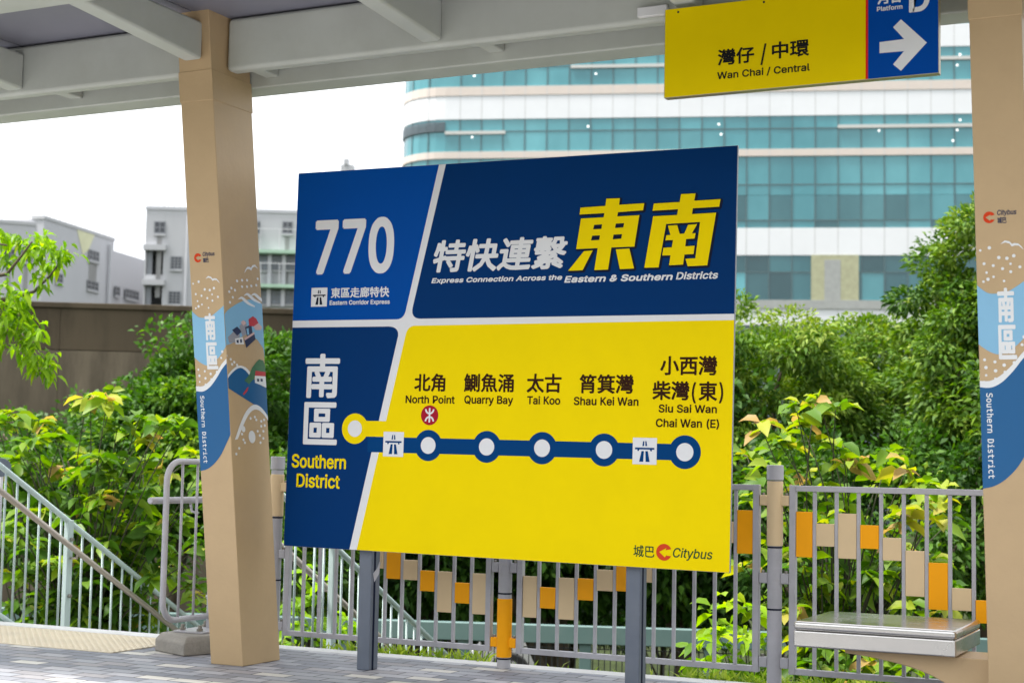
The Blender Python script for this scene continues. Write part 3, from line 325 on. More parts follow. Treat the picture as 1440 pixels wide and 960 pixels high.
C鰂1001|727,735 727,167 788,167 788,735|861,832 861,1 846,-15 760,-14 781,-79 894,-66 918,-42 925,2 925,832|503,552 605,552 605,427 503,427|503,367 605,367 605,240 503,240|503,735 605,735 605,612 503,612|445,803 445,172 666,172 666,803|572,130 649,-43 705,-18 626,150|483,148 445,46 391,-41 443,-75 499,20 542,136|335,156 386,16 432,33 380,170|252,147 283,-19 330,-10 296,155|171,144 173,-40 224,-34 218,149|88,154 72,39 31,-53 79,-80 122,20 140,142|268,693 224,588 136,588 182,693|162,841 113,687 29,532 79,493 86,503 86,200 393,200 393,588 285,588 349,727 308,755 296,751 202,751 225,833|144,367 212,367 212,259 144,259|262,367 332,367 332,259 262,259|144,529 212,529 212,424 144,424|262,529 332,529 332,424 262,424
MD601|213,81 287,88 345,108 386,142 413,194 430,268 435,363 430,460 414,534 386,586 345,620 287,640 213,647 166,647 166,81|214,728 316,718 398,688 460,639 504,569 530,477 539,363 530,250 504,158 460,88 398,39 316,10 214,0 67,0 67,728
MS601|493,703 493,603 403,646 312,661 269,657 233,647 202,629 180,604 166,575 162,541 165,511 174,487 188,467 211,452 244,437 288,425 339,413 401,394 451,369 488,338 514,300 530,254 535,199 528,135 507,82 471,40 421,10 359,-8 284,-14 181,-3 77,30 77,135 183,82 284,66 330,70 368,81 400,99 423,124 437,156 441,193 438,226 428,254 413,276 389,294 356,308 313,320 261,332 199,350 150,373 114,402 88,436 73,477 68,526 75,587 97,639 133,682 182,715 240,734 308,741 396,731
Mc601|517,28 443,-4 365,-14 286,-6 220,20 166,62 127,119 103,189 95,272 103,356 127,426 166,483 220,525 286,551 365,559 442,549 517,517 517,423 446,469 365,483 313,477 270,459 235,428 210,387 195,335 190,272 195,210 210,158 235,117 270,86 313,68 365,62 448,76 517,121
Me601|542,295 542,252 154,252 154,249 159,194 174,148 200,111 235,84 279,67 331,62 421,76 521,117 521,28 422,-4 331,-14 252,-6 186,20 132,62 92,119 68,190 60,272 68,354 91,423 130,481 182,524 245,550 317,559 382,551 437,528 482,488 515,436 535,371|452,322 447,370 435,410 415,442 388,465 354,479 313,483 273,478 237,464 207,440 183,408 166,368 157,321
Mh601|512,338 512,0 422,0 422,338 419,383 411,419 396,447 376,466 349,477 315,481 277,476 244,461 219,437 200,402 189,360 185,309 185,0 95,0 95,758 185,758 185,464 203,493 224,516 250,535 279,548 311,556 347,559 397,553 439,535 471,504 494,461 508,406
Mi601|125,546 354,546 354,70 532,70 532,0 87,0 87,70 265,70 265,476 125,476|265,758 354,758 354,645 265,645
Mn601|512,338 512,0 422,0 422,338 419,383 411,419 396,447 376,466 349,477 315,481 277,476 244,461 219,437 200,402 189,360 185,309 185,0 95,0 95,546 185,546 185,464 203,493 224,516 250,535 279,548 311,556 347,559 397,553 439,535 471,504 494,461 508,406
Mo601|300,483 258,477 224,459 197,430 177,389 166,336 162,272 166,209 177,156 197,115 224,86 258,68 300,62 342,68 377,86 404,115 424,156 435,209 439,272 435,336 424,389 404,430 377,459 342,477|300,559 370,551 428,526 474,486 508,429 528,358 534,272 528,187 508,116 474,59 428,18 370,-6 300,-14 231,-6 173,18 127,59 93,116 73,187 67,272 73,358 93,429 127,486 173,526 231,551
Mr601|563,433 505,466 439,476 388,470 345,453 311,424 286,383 272,333 267,272 267,0 176,0 176,546 267,546 267,439 284,475 307,505 336,528 369,545 405,556 446,559 508,551 563,525
Ms601|474,527 474,439 397,473 317,484 280,482 250,475 226,464 210,449 200,429 196,404 199,382 206,364 219,350 241,338 278,326 331,314 367,308 407,296 441,279 468,257 487,229 498,196 502,158 496,108 477,66 445,31 401,6 348,-9 285,-14 200,-6 104,20 104,113 200,74 287,61 323,64 354,72 379,85 397,103 408,126 411,153 398,190 358,219 292,239 288,240 254,247 207,259 170,276 141,298 122,324 110,357 106,395 112,444 129,484 159,516 199,540 250,554 311,559 395,551
Mt601|299,701 299,546 503,546 503,476 299,476 299,180 302,144 309,116 322,96 341,82 368,74 402,72 503,72 503,0 393,0 333,4 285,18 251,40 228,74 214,120 210,180 210,476 64,476 64,546 210,546 210,701
Mu601|95,207 95,545 185,545 185,207 188,162 196,126 211,98 231,79 258,68 292,64 330,69 363,84 389,108 407,143 418,185 422,236 422,545 512,545 512,0 422,0 422,82 404,53 383,29 357,10 328,-3 296,-11 261,-14 210,-8 168,10 136,41 113,84 100,139
'''
# ------------------------------------------------------------------ lettering
GL = {}
for _ln in GLYPHS.strip('\n').split('\n'):
    _h, *_cs = _ln.split('|')
    GL[_h[:2]] = (int(_h[2:])/1000, [[tuple(int(k)/1000 for k in p.split(',')) for p in c.split()] for c in _cs])
_K = [(.09,0),(.178,0),(.178,.255),(.262,.342),(.515,0),(.62,0),(.325,.41),(.61,.713),(.50,.713),(.178,.37),(.178,.713),(.09,.713)]
GL['LK'] = (.645, [_K])
CAP = {'L': .713, 'M': .728}
class Face:
    """a flat printed face: world frame with origin o, axes U and V, outward normal N"""
    def __init__(s, o, U, V): s.o = Vector(o); s.U = Vector(U).normalized(); s.V = Vector(V).normalized(); s.N = s.U.cross(s.V).normalized()
    def uv(s, px, py):
        p = on_plane(px, py, s.o, s.N) - s.o
        # solve in the (possibly non-orthogonal) frame
        a = s.U.dot(s.V); pu = p.dot(s.U); pv = p.dot(s.V); d = 1-a*a
        return ((pu-a*pv)/d, (pv-a*pu)/d)
    def w(s, u, v, off=0): return s.o + s.U*u + s.V*v + s.N*off
def flat_print(name, contours, m, parent, face, off, bold=0.):
    """contours (lists of (u,v)) filled with their holes left open, laid on the face; a bold
    weight is the same ink laid again a little to every side, film on film"""
    cu = bpy.data.curves.new(name, 'CURVE'); cu.dimensions = '2D'; cu.fill_mode = 'FRONT'
    for c in contours:
        s = cu.splines.new('POLY'); s.points.add(len(c)-1); s.use_cyclic_u = True
        for k, p in enumerate(c): s.points[k].co = (p[0], p[1], 0, 1)
    ob = bpy.data.objects.new(name, cu)
    me0 = bpy.data.meshes.new_from_object(ob)
    bpy.data.objects.remove(ob); bpy.data.curves.remove(cu)
    nv = len(me0.vertices)
    co = np.empty(nv*3, 'f'); me0.vertices.foreach_get('co', co); co = co.reshape(-1, 3)
    polys = [tuple(p.vertices) for p in me0.polygons]
    bpy.data.meshes.remove(me0)
    A = np.array(face.U); B = np.array(face.V); Nn = np.array(face.N); o3 = np.array(wloc(parent))
    sh = [(0, 0)]
    if bold: sh += [(bold*math.cos(R(45*k+22.5)), bold*math.sin(R(45*k+22.5))) for k in range(8)]
    V_ = []; F_ = []
    for k, (du, dv) in enumerate(sh):
        V_.append(np.array(face.o) - o3 + (co[:, :1]+du)*A + (co[:, 1:2]+dv)*B + Nn*(off+.00005*k))
        F_ += [tuple(i+k*nv for i in p) for p in polys]
    me = bpy.data.meshes.new(name); me.from_pydata(np.concatenate(V_).tolist(), [], F_); me.update()
    if len(me.polygons) and sum(p.normal.dot(face.N)*p.area for p in me.polygons) < 0: me.flip_normals()
    me.materials.append(m)
    o = bpy.data.objects.new(name, me); COL.objects.link(o); o.parent = parent
    return o
def text_contours(font, s, bl, tr, shear=0, bold=0):
    """outline of s fitted to the box bl..tr (baseline to cap height for latin, ink box for CJK)"""
    x = 0; cs = []
    for ch in s:
        if ch == ' ': x += .28 if font != 'M' else GL['MS'][0]; continue
        f = font
        if f+ch not in GL: f = 'L'
        adv, cc = GL[f+ch]
        for c in cc: cs.append([(x+p[0]+shear*p[1], p[1]) for p in c])
        x += adv
    xs = [p[0] for c in cs for p in c]; ys = [p[1] for c in cs for p in c]
    y0, y1 = (0, CAP[font]) if font in CAP else (min(ys), max(ys))
    x0, x1 = min(xs), max(xs)
    sx = (tr[0]-bl[0]-2*bold)/(x1-x0); sy = (tr[1]-bl[1]-2*bold)/(y1-y0)
    return [[(bl[0]+bold+(p[0]-x0)*sx, bl[1]+bold+(p[1]-y0)*sy) for p in c] for c in cs]
def text(name, font, s, face, BL, TR, m, parent, off=.002, bold=0., shear=0., px=True):
    bl = face.uv(*BL) if px else BL; tr = face.uv(*TR) if px else TR
    return flat_print(name, text_contours(font, s, bl, tr, shear, bold), m, parent, face, off, bold)
def circle(c, r, n=40, a0=0, a1=2*math.pi): 
    return [(c[0]+r*math.cos(a0+(a1-a0)*k/n), c[1]+r*math.sin(a0+(a1-a0)*k/n)) for k in range(n)]
def highway_symbol(parent, face, x0, y0, x1, y1, blue, white):
    """white tile with a motorway under a bridge, in uv box"""
    flat_print('symbol_tile', [[(x0,y0),(x1,y0),(x1,y1),(x0,y1)]], white, parent, face, .0022)
    w = x1-x0; h = y1-y0; P = lambda a, b: (x0+a*w, y0+b*h)
    cs = [[P(.28,.10),P(.45,.10),P(.47,.50),P(.37,.50)], [P(.55,.10),P(.72,.10),P(.63,.50),P(.53,.50)],
          [P(.10,.56),P(.20,.56),P(.20,.50),P(.26,.50),P(.28,.56),P(.72,.56),P(.74,.50),P(.80,.50),P(.80,.56),P(.90,.56),P(.90,.63),P(.10,.63)],
          [P(.40,.69),P(.475,.69),P(.48,.87),P(.43,.87)], [P(.525,.69),P(.60,.69),P(.57,.87),P(.52,.87)]]
    flat_print('highway_symbol', cs, blue, parent, face, .0028)
def bus_logo(parent, face, c, r, red, off=.002, sx=1.):
    """red roundel cut by an arrow notch that opens to the right"""
    out = []
    for k in range(41):
        a = R(24) + R(312)*k/40
        out.append((math.cos(a), math.sin(a)))
    inner = [(.62, -.42), (.28, -.36), (.12, -.62), (-.62, .02), (.30, .52), (.20, .26), (.60, .33)]
    flat_print('bus_logo', [[(c[0]+p[0]*r*sx, c[1]+p[1]*r) for p in out+inner]], red, parent, face, off)

# ------------------------------------------------------------------ route sign
BW, BH, TILT = 2.7412, 2.2157, -.0118
bU = Vector((math.cos(TILT), 0, math.sin(TILT))); bV = Vector((-math.sin(TILT), 0, math.cos(TILT)))
bF = Face((-3.9111, 7.7756, 1.7791), bU, bV)
sign = thing('route_sign', (-3.91, 7.82, 0), 'large blue and yellow bus route board 770 standing on two slate posts', 'sign')
t = MB(); t.obox(bF.w(-BW/2, -BH/2, -.018), bU*BW, bV*BH, bF.N*.018)
board = t.build('board', M_board, sign, bevel=.002)
flat_print('white_film', [[(-BW/2+.002,-BH/2+.002),(BW/2-.002,-BH/2+.002),(BW/2-.002,BH/2-.002),(-BW/2+.002,BH/2-.002)]], M_pr_white, board, bF, .0004)
e = .002
def buv(*pts): return [bF.uv(*p) for p in pts]
def clampb(cs): return [(max(-BW/2+e, min(BW/2-e, u)), max(-BH/2+e, min(BH/2-e, v))) for u, v in cs]
def arc3(a, b, c, n=8):   # quadratic corner
    return [((1-t)**2*a[0]+2*t*(1-t)*b[0]+t*t*c[0], (1-t)**2*a[1]+2*t*(1-t)*b[1]+t*t*c[1]) for t in [k/n for k in range(n+1)]]
pA = [(415,230),(617.5,230)] + arc3((571.5,433),(569,448.5),(558,448.9)) + [(405,451)]
pB = [(627.2,229),(1045,200),(1040,441)] + arc3((592,448),(577,448.2),(580.5,432))
pC = [(404,460.6)] + arc3((546,459.0),(561,459),(560,472)) + [(491.2,775),(390,772)]
pD = arc3((570.5,471),(573,458.1),(584,457.8)) + [(1042,449.8),(1042,815),(501.3,780)]
for nm, poly, mm in (('royal_blue_panel', pA, M_pr_royal), ('navy_panel', pB, M_pr_navy), ('navy_panel', pC, M_pr_navy), ('yellow_panel', pD, M_pr_yellow)):
    flat_print(nm, [clampb(buv(*poly))], mm, board, bF, .0008)
text('route_number', 'L', '770', bF, (441.5,386.5), (556,304.8), M_pr_white, board, bold=.0125)
b0 = bF.uv(437.5,431.3); b1 = bF.uv(460.8,404.3); highway_symbol(board, bF, b0[0], b0[1], b1[0], b1[1], M_pr_shadow, M_pr_white)
text('lettering', 'C', '東區走廊特快', bF, (465.5,419.3), (548,402.5), M_pr_white, board, bold=.0016)
text('lettering', 'L', 'Eastern Corridor Express', bF, (463.7,428.9), (548.5,420.9), M_pr_white, board, bold=.0012)
text('headline', 'C', '特快連繫', bF, (608.8,383.8), (799,330.8), M_pr_white, board, bold=.0058, shear=.16)
text('lettering', 'L', 'Express Connection Across the', bF, (606.8,398.3), (791,386.2), M_pr_white, board, bold=.0018, shear=.2)
text('lettering', 'L', 'Eastern & Southern', bF, (793.6,397.6), (946.5,384.0), M_pr_white, board, bold=.0024, shear=.2)
text('lettering', 'L', 'Districts', bF, (950.6,393.2), (1010.2,381.3), M_pr_white, board, bold=.0018, shear=.2)
z3 = lambda L: [bF.uv(790+x/4, 220+y/4) for x, y in L]
EAST = [[(252,238),(328,236),(323,273),(465,264),(458,303),(317,314),(313,338),(437,331),(409,507),(280,512),(261,636),(184,639),(203,516),(82,521),(109,350),(236,343),(241,319),(101,327),(106,289),(246,279)],
        [(183,385),(228,382),(224,408),(177,411)],[(305,378),(352,375),(347,400),(300,403)],[(172,446),(216,444),(212,470),(165,473)],[(292,440),(340,437),(336,463),(287,467)],
        [(126,533),(175,529),(118,640),(37,643)],[(305,523),(381,518),(407,630),(328,634)]]
SOUTH = [[(672,213),(753,209),(746,250),(894,241),(886,283),(738,292),(733,325),(869,317),(819,612),(709,618),(697,576),(752,573),(779,369),(588,380),(545,624),(465,626),(515,337),(650,330),(655,297),(511,306),(519,266),(664,257)],
         [(598,390),(650,387),(664,436),(690,434),(712,385),(762,381),(733,433),(753,432),(748,461),(700,465),(695,506),(748,503),(742,549),(691,552),(683,608),(604,612),(613,556),(566,557),(573,514),(620,511),(627,470),(584,472),(589,444),(612,442)]]
from mathutils import geometry as _g
def area2(c): return sum(c[i-1][0]*c[i][1]-c[i][0]*c[i-1][1] for i in range(len(c)))
sh = bF.uv(800, 330); sh2 = bF.uv(801.2, 331.0); dx, dy = sh2[0]-sh[0], sh2[1]-sh[1]
for G in (EAST, SOUTH):
    cs = [z3(c) for c in G]
    outer = [c if area2(c) < 0 else c[::-1] for c in cs]      # shadow plate: every outline, grown
    if G is EAST: outer = [outer[0]] + outer[5:]
    for k, c in enumerate(outer):
        flat_print('headline_shadow', [[(u+dx, v+dy) for u, v in c]], M_pr_shadow, board, bF, .0012+.0002*k, bold=.009)
    flat_print('headline', cs, M_pr_yellow, board, bF, .0024)
text('lettering', 'C', '南', bF, (427.9,559.4), (479,497), M_pr_white, board, bold=.0075)
text('lettering', 'C', '區', bF, (426,624.5), (476,565.4), M_pr_white, board, bold=.007)
text('lettering', 'L', 'Southern', bF, (410.2,656.8), (487.2,640.2), M_pr_yellow, board, bold=.0028)
text('lettering', 'L', 'District', bF, (416.8,684.3), (478.5,667.5), M_pr_yellow, board, bold=.0028)
def band(x0, ya0, yb0, x1, ya1, yb1, m, off): flat_print('route_line', [buv((x0,ya0),(x1,ya1),(x1,yb1),(x0,yb0))], m, board, bF, off)
band(499, 591.2, 613.2, 585, 592.6, 614.4, M_pr_yellow, .0014)
band(517, 613.6, 635.2, 963, 624.3, 647.2, M_pr_line, .0015)
RO = .0880; RI = .0475
def dot(px, py, mo, off=.0018):
    c = bF.uv(px, py)
    flat_print('station_dot', [circle(c, RO)], mo, board, bF, off); flat_print('station_dot', [circle(c, RI)], M_pr_white, board, bF, off+.0006)
dot(499.3, 602.4, M_pr_yellow)
for px, py in ((602.4,626),(684.5,628),(762.5,629.8),(849.6,632.3),(963.2,635.4)): dot(px, py, M_pr_line)
for x0, y0, x1, y1 in ((538.6,641.3,568.4,607.2),(889.4,652.2,924.2,615.6)):
    q0 = bF.uv(x0, y0); q1 = bF.uv(x1, y1); highway_symbol(board, bF, q0[0], q0[1], q1[0], q1[1], M_pr_line, M_pr_white)
for s, BL, TR in (('北角',(582.5,550.4),(626.9,525.2)),('鰂魚涌',(652.3,550.9),(723.2,525.2)),('太古',(740.6,551.8),(790.2,525.2)),
                  ('筲箕灣',(814.6,552.9),(891.7,526.2)),('小西灣',(928.3,527.4),(1009.2,500)),('柴灣',(917.4,562.2),(970,535.6)),('東',(982.5,563.5),(1009,536.2))):
    text('station_name', 'C', s, bF, BL, TR, M_pr_ink, board, bold=.0026)
pc = lambda px, py, sg: [bF.uv(px+sg*(-4.0+a), py+b) for a, b in ()]
for s, x in (('(', 976.0), (')', 1014.3)):
    text('station_name', 'L', s, bF, (x-3.2,562.5), (x+3.2,538.5), M_pr_ink, board, bold=.0012)
for s, BL, TR in (('North Point',(570.4,566.6),(639.9,556.4)),('Quarry Bay',(653,567.2),(722,556.6)),('Tai Koo',(741.3,568.2),(788.2,557.2)),
                  ('Shau Kei Wan',(806.9,569.3),(898.2,558.6)),('Siu Sai Wan',(926.2,579.6),(1008.4,569.4)),('Chai Wan (E)',(922.3,600.0),(1011.5,589.8))):
    text('station_name', 'L', s, bF, BL, TR, M_pr_ink, board, bold=.0016)
mc = bF.uv(604.3, 583.6); mr = .0560
flat_print('metro_symbol', [circle(mc, mr)], M_pr_maroon, board, bF, .0018)
def arcband(cy, a0, a1, r0, r1): 
    return [(mc[0]+r1*math.cos(a0+(a1-a0)*k/12), cy+r1*math.sin(a0+(a1-a0)*k/12)) for k in range(13)] + [(mc[0]+r0*math.cos(a1+(a0-a1)*k/12), cy+r0*math.sin(a1+(a0-a1)*k/12)) for k in range(13)]
flat_print('metro_symbol', [arcband(mc[1]+mr*.62, math.pi, 2*math.pi, mr*.36, mr*.54)], M_pr_white, board, bF, .0022)
flat_print('metro_symbol', [arcband(mc[1]-mr*.62, 0, math.pi, mr*.36, mr*.54)], M_pr_white, board, bF, .0022)
flat_print('metro_symbol', [[(mc[0]-mr*.09, mc[1]-mr*.72),(mc[0]+mr*.09, mc[1]-mr*.72),(mc[0]+mr*.09, mc[1]+mr*.72),(mc[0]-mr*.09, mc[1]+mr*.72)]], M_pr_white, board, bF, .0026)
text('lettering', 'C', '城巴', bF, (890.8,782.2), (920.6,767), M_pr_green, board, bold=.0006)
lc = bF.uv(933.9, 775.9); bus_logo(board, bF, lc, .0435, M_pr_red)
text('lettering', 'L', 'Citybus', bF, (946.4,782.9), (1002.2,772.6), M_pr_green, board, bold=.0007, shear=.2)
PYF = 7.815
for x0 in (-4.796, -3.142):
    t = MB(); t.box(x0, x0+.082, PYF, PYF+.10, 0, 2.2); leg = t.build('leg', M_post, sign, bevel=.006)
    t = MB(); t.box(x0+.0826, x0+.0832, PYF+.03, PYF+.05, .0, 1.2); t.build('corner_seam', M_pr_shadow, leg)
    if x0 < -4:
        t = MB(); t.prism([(x0+.0835, PYF+.018, .55),(x0+.0835, PYF+.035, .50),(x0+.0835, PYF+.085, .545),(x0+.0835, PYF+.098, .61),(x0+.0835, PYF+.088, .615),(x0+.0835, PYF+.06, .575)], (.001,0,0)); t.build('tape_scrap', M_galv, leg)
    t = MB(); t.box(x0-.02, x0+.10, PYF-.008, PYF-.001, 1.1, 1.16); t.box(x0-.02, x0+.10, PYF-.008, PYF-.001, 2.0, 2.06); t.build('bracket', M_galv, leg)

# ------------------------------------------------------------------ columns and canopy
LEAN = -.143
def column(X0, label, side_art):
    YB = 7.56; w = .227; d = .376
    root = thing('station_column', (X0+w/2, YB+d/2, 0), label, 'column', 'leaning columns of the bus station canopy')
    H = 3.735; base = [(X0,YB),(X0+w,YB),(X0+w,YB+d),(X0,YB+d)]
    t = MB(); vs = [(x, y+LEAN*z, z) for z in (0, H) for x, y in base]
    t.add(vs, [(0,3,2,1),(4,5,6,7),(0,1,5,4),(1,2,6,5),(2,3,7,6),(3,0,4,7)])
    t.build('shaft', M_tan, root, bevel=.005)
    zs = 3.215; g = .004
    t = MB(); b2 = [(X0-g,YB-g),(X0+w+g,YB-g),(X0+w+g,YB+d+g),(X0-g,YB+d+g)]
    t.add([(x, y+LEAN*z, z) for z in (zs, zs+.17) for x, y in b2], [(0,3,2,1),(4,5,6,7),(0,1,5,4),(1,2,6,5),(2,3,7,6),(3,0,4,7)])
    t.build('collar', M_tan, root, bevel=.003)
    fF = Face((X0, YB, 0), (1, 0, 0), (0, LEAN, 1)); lv = math.hypot(1, LEAN)
    D = lambda pts: [(u, z*lv) for u, z in pts]        # (offset, height) on the front face
    # the front wrap
    sky_p = smooth_curve([(0,2.035),(.045,2.0),(.09,1.995),(.14,2.005),(.227,2.06)], 5) + smooth_curve([(.227,1.83),(.17,1.765),(.10,1.725),(.05,1.735),(0,1.77)], 5)
    sky_p = [(max(.001,min(.226,u)),z) for u, z in sky_p]
    sea_top = [(0,1.577),(.05,1.575),(.10,1.60),(.15,1.65),(.19,1.70),(.227,1.735)]
    sea_bot = [(.227,1.33),(.19,1.27),(.15,1.21),(.10,1.16),(.05,1.13),(0,1.118)]
    cl = lambda L: [(max(.001,min(.226,u)),z) for u, z in L]
    flat_print('wrap_sky', [D(sky_p)], M_d_sky, root, fF, .0014)
    wl = [(u, z+.034-.06*abs(u-.1)) for u, z in sea_top]
    flat_print('wrap_wave', [D(cl(smooth_curve(wl, 5)) + cl(smooth_curve(sea_top[::-1], 5)))], M_d_white, root, fF, .0016)
    flat_print('wrap_sea', [D(cl(smooth_curve(sea_top, 5)) + cl(smooth_curve(sea_bot, 5)))], M_d_sea, root, fF, .0014)
    dots = [(.02,2.19),(.035,2.13),(.06,2.20),(.045,2.09),(.075,2.12),(.10,2.155),(.075,2.07),(.115,2.105),(.135,2.15),(.15,2.125),(.15,2.09),(.165,2.16),(.03,2.05),(.19,2.11),(.05,2.06),(.12,2.05),
            (.025,1.70),(.03,1.665),(.03,1.63),(.07,1.69),(.072,1.65),(.07,1.615),(.112,1.71),(.11,1.675),(.112,1.645),(.15,1.715),(.155,1.685),(.02,1.60),(.19,1.765),(.20,1.80)]
    flat_print('wrap_dots', [D(circle((u, z), .0058+.0022*((k*7) % 3)/2, 10)) for k, (u, z) in enumerate(dots)], M_d_white, root, fF, .0018)
    def gull(face, cu, cz, s, conv, flip=1):
        L = [(-1,.28),(-.55,.42),(-.2,.3),(0,.02),(.25,.12),(.6,.08),(1,-.3),(.85,-.02),(.55,.28),(.2,.32),(.02,.26),(-.2,.5),(-.6,.6)]
        flat_print('wrap_gull', [conv([(cu+a*s*flip, cz+b*s) for a, b in L])], M_d_white, root, face, .0018)
    gull(fF, .158, 2.20, .05, D)
    text('lettering', 'C', '南', fF, (.088, 1.865*lv), (.162, 2.02*lv), M_d_white, root, .0020, bold=.0042, px=False)
    text('lettering', 'C', '區', fF, (.088, 1.70*lv), (.168, 1.855*lv), M_d_white, root, .0020, bold=.0042, px=False)
    bus_logo(root, fF, (.063, 2.335*lv), .026, M_pr_red, .0016)
    text('lettering', 'L', 'Citybus', fF, (.098, 2.343*lv), (.182, 2.366*lv), M_d_navy, root, .0016, bold=.0006, shear=.2, px=False)
    text('lettering', 'C', '城巴', fF, (.098, 2.306*lv), (.138, 2.334*lv), M_d_navy, root, .0016, bold=.0006, px=False)
    # words running downwards: the frame is turned a quarter
    fT = Face(fF.w(0, 0), -fF.V, fF.U)
    tc = text_contours('M', 'Southern District', (-1.55*lv, .028), (-1.165*lv, .056), 0, .0008)
    flat_print('lettering', tc, M_d_white, root, fT, .0020, bold=.0008)
    if side_art:
        fS = Face((X0+w, YB, 0), (0, 1, 0), (0, LEAN, 1))
        cs = lambda L: [(max(.001,min(d-.001,u)),z*lv) for u, z in L]
        S = lambda x, y: (lambda q: (q.y-(YB+LEAN*q.z), q.z))(on_x(x, y, X0+w))
        SP = lambda L, n=5: cs(smooth_curve([S(*p) for p in L], n))
        rawp = lambda L: cs([S(*p) for p in L])
        flat_print('wrap_sky', [SP([(314,445),(320,436),(335,426),(350,421),(362,424),(372,430)]) + rawp([(375,505),(370,490)]) + SP([(362,478),(350,470),(340,473),(330,480),(322,484),(312,487)])], M_d_sky, root, fS, .0014)
        flat_print('wrap_sea', [SP([(312,545),(320,531),(330,520),(338,516.5),(346,520),(356,532),(366,541),(380,548)]) + SP([(380,594),(370,578),(362,572),(354,570.5),(346,576),(338,592),(332,610),(324,622),(312,640)])], M_d_sea, root, fS, .0014)
        flat_print('wrap_wave', [SP([(312,541),(320,527),(330,516.5),(338,514),(346,517),(352,524)]) + SP([(350,527),(345,521),(338,517),(330,520.5),(320,531.5),(312,546)])], M_d_white, root, fS, .0018)
        flat_print('wrap_wave', [SP([(330,618),(336,600),(343,583),(350,573),(358,568.5),(366,572),(373,580),(378,588)]) + SP([(378,593),(370,582),(362,576),(355,577),(348,585),(341,600),(334,617)])], M_d_white, root, fS, .0018)
        for k, (a, b) in enumerate(((334,416),(342,411),(352,411))):
            flat_print('wrap_wave', [SP([(a,b+5),(a+6,b+1),(a+16,b+9),(a+24,b+14)]) + SP([(a+24,b+16),(a+14,b+12),(a+5,b+4)])], M_d_white, root, fS, .0018+.0001*k)
        dd = [(333,395),(340,394),(347,394),(340,403),(347,403),(353,402),(360,401),(362,392),(325,405),(330,408),(322,410),(327,418),(323,425),(352,588),(360,590),(367,592),(367,599),(370,606),(365,612),(372,598),(358,586),(342,618),(340,610),(336,630),(332,638),(344,622),(370,616),(366,622),(362,606),(371,590),(324,505),(329,509),(333,513),(326,512),(318,500)]
        flat_print('wrap_dots', [cs([(S(*p)[0]+q[0]*1.3, S(*p)[1]+q[1]) for q in circle((0,0), .008, 10)]) for p in dd], M_d_white, root, fS, .0020)
        flat_print('wrap_dots', [cs([(S(354,614)[0]+q[0]*1.2, S(354,614)[1]+q[1]*1.3) for q in circle((0,0), .028, 20)]), cs([(S(342,603)[0]+q[0]*1.3, S(342,603)[1]+q[1]*1.3) for q in circle((0,0), .014, 16)])], M_d_white, root, fS, .0021)
        gq = S(353, 381); gull(fS, gq[0], gq[1], .07, cs, -1)
        def blk(name, L, m, off): flat_print(name, [rawp(L)], m, root, fS, off)
        # little printed village: roofs, walls and windows
        blk('wrap_house', [(320,474),(328,466),(337,470),(336,481),(322,482)], M_d_grey, .0018)
        blk('wrap_house', [(326,464),(333,459),(340,466),(333,472)], M_d_navy, .0019)
        blk('wrap_house', [(336,458),(345,451),(349,466),(341,474)], M_d_grey, .0020)
        blk('wrap_house', [(338,453),(342,450),(346,454),(342,458)], M_d_pink, .0022)
        blk('wrap_house', [(330,476),(341,474),(343,484),(331,484)], M_d_white, .0021)
        blk('wrap_house', [(332,478),(335,477.5),(335.5,482),(332.5,482)], M_d_navy, .0023)
        blk('wrap_house', [(337,477),(339.5,476.5),(340,481.5),(337.5,482)], M_d_navy, .0023)
        blk('wrap_house', [(344,460),(353,456),(355,470),(347,473)], M_d_navy, .0022)
        blk('wrap_house', [(346,462),(349,461),(350,470),(347.5,471)], M_d_sky, .0024)
        blk('wrap_house', [(343,477),(357,468),(359,477),(346,489)], M_d_navy, .0023)
        blk('wrap_house', [(343,475.5),(357,466.5),(357.5,469.5),(344,478.5)], M_d_pink, .0025)
        blk('wrap_house', [(349,449),(355,444.5),(360,448),(363,454),(357,459),(350,458)], M_d_red, .0024)
        blk('wrap_house', [(356,459),(363,454),(368,460),(366,464),(359,464)], M_d_pink, .0025)
        blk('wrap_tree', [(343,535),(350,527),(354,517),(360,509),(364,505),(370,507),(373,516),(373,527),(360,522),(357,532),(350,540)], M_d_green, .0021)
        blk('wrap_house', [(359,521),(373,523),(373,529),(358,528)], M_d_red, .0023)
        blk('wrap_house', [(358,528),(373,529),(375,545),(366,541),(358,538)], M_d_white, .0022)
        for a in (361, 366): blk('wrap_house', [(a,532),(a+3,532.5),(a+3,536.5),(a,536)], M_d_navy, .0024)
        blk('wrap_boat', [(341,554),(347,545),(349,544),(348,549),(343,555)], M_d_red, .0020)
    return root
column(-5.631, 'beige leaning column left of the route board, showing its illustrated side face', True)
column(-1.231, 'beige leaning column at the right edge, its front beside the steel bench', False)

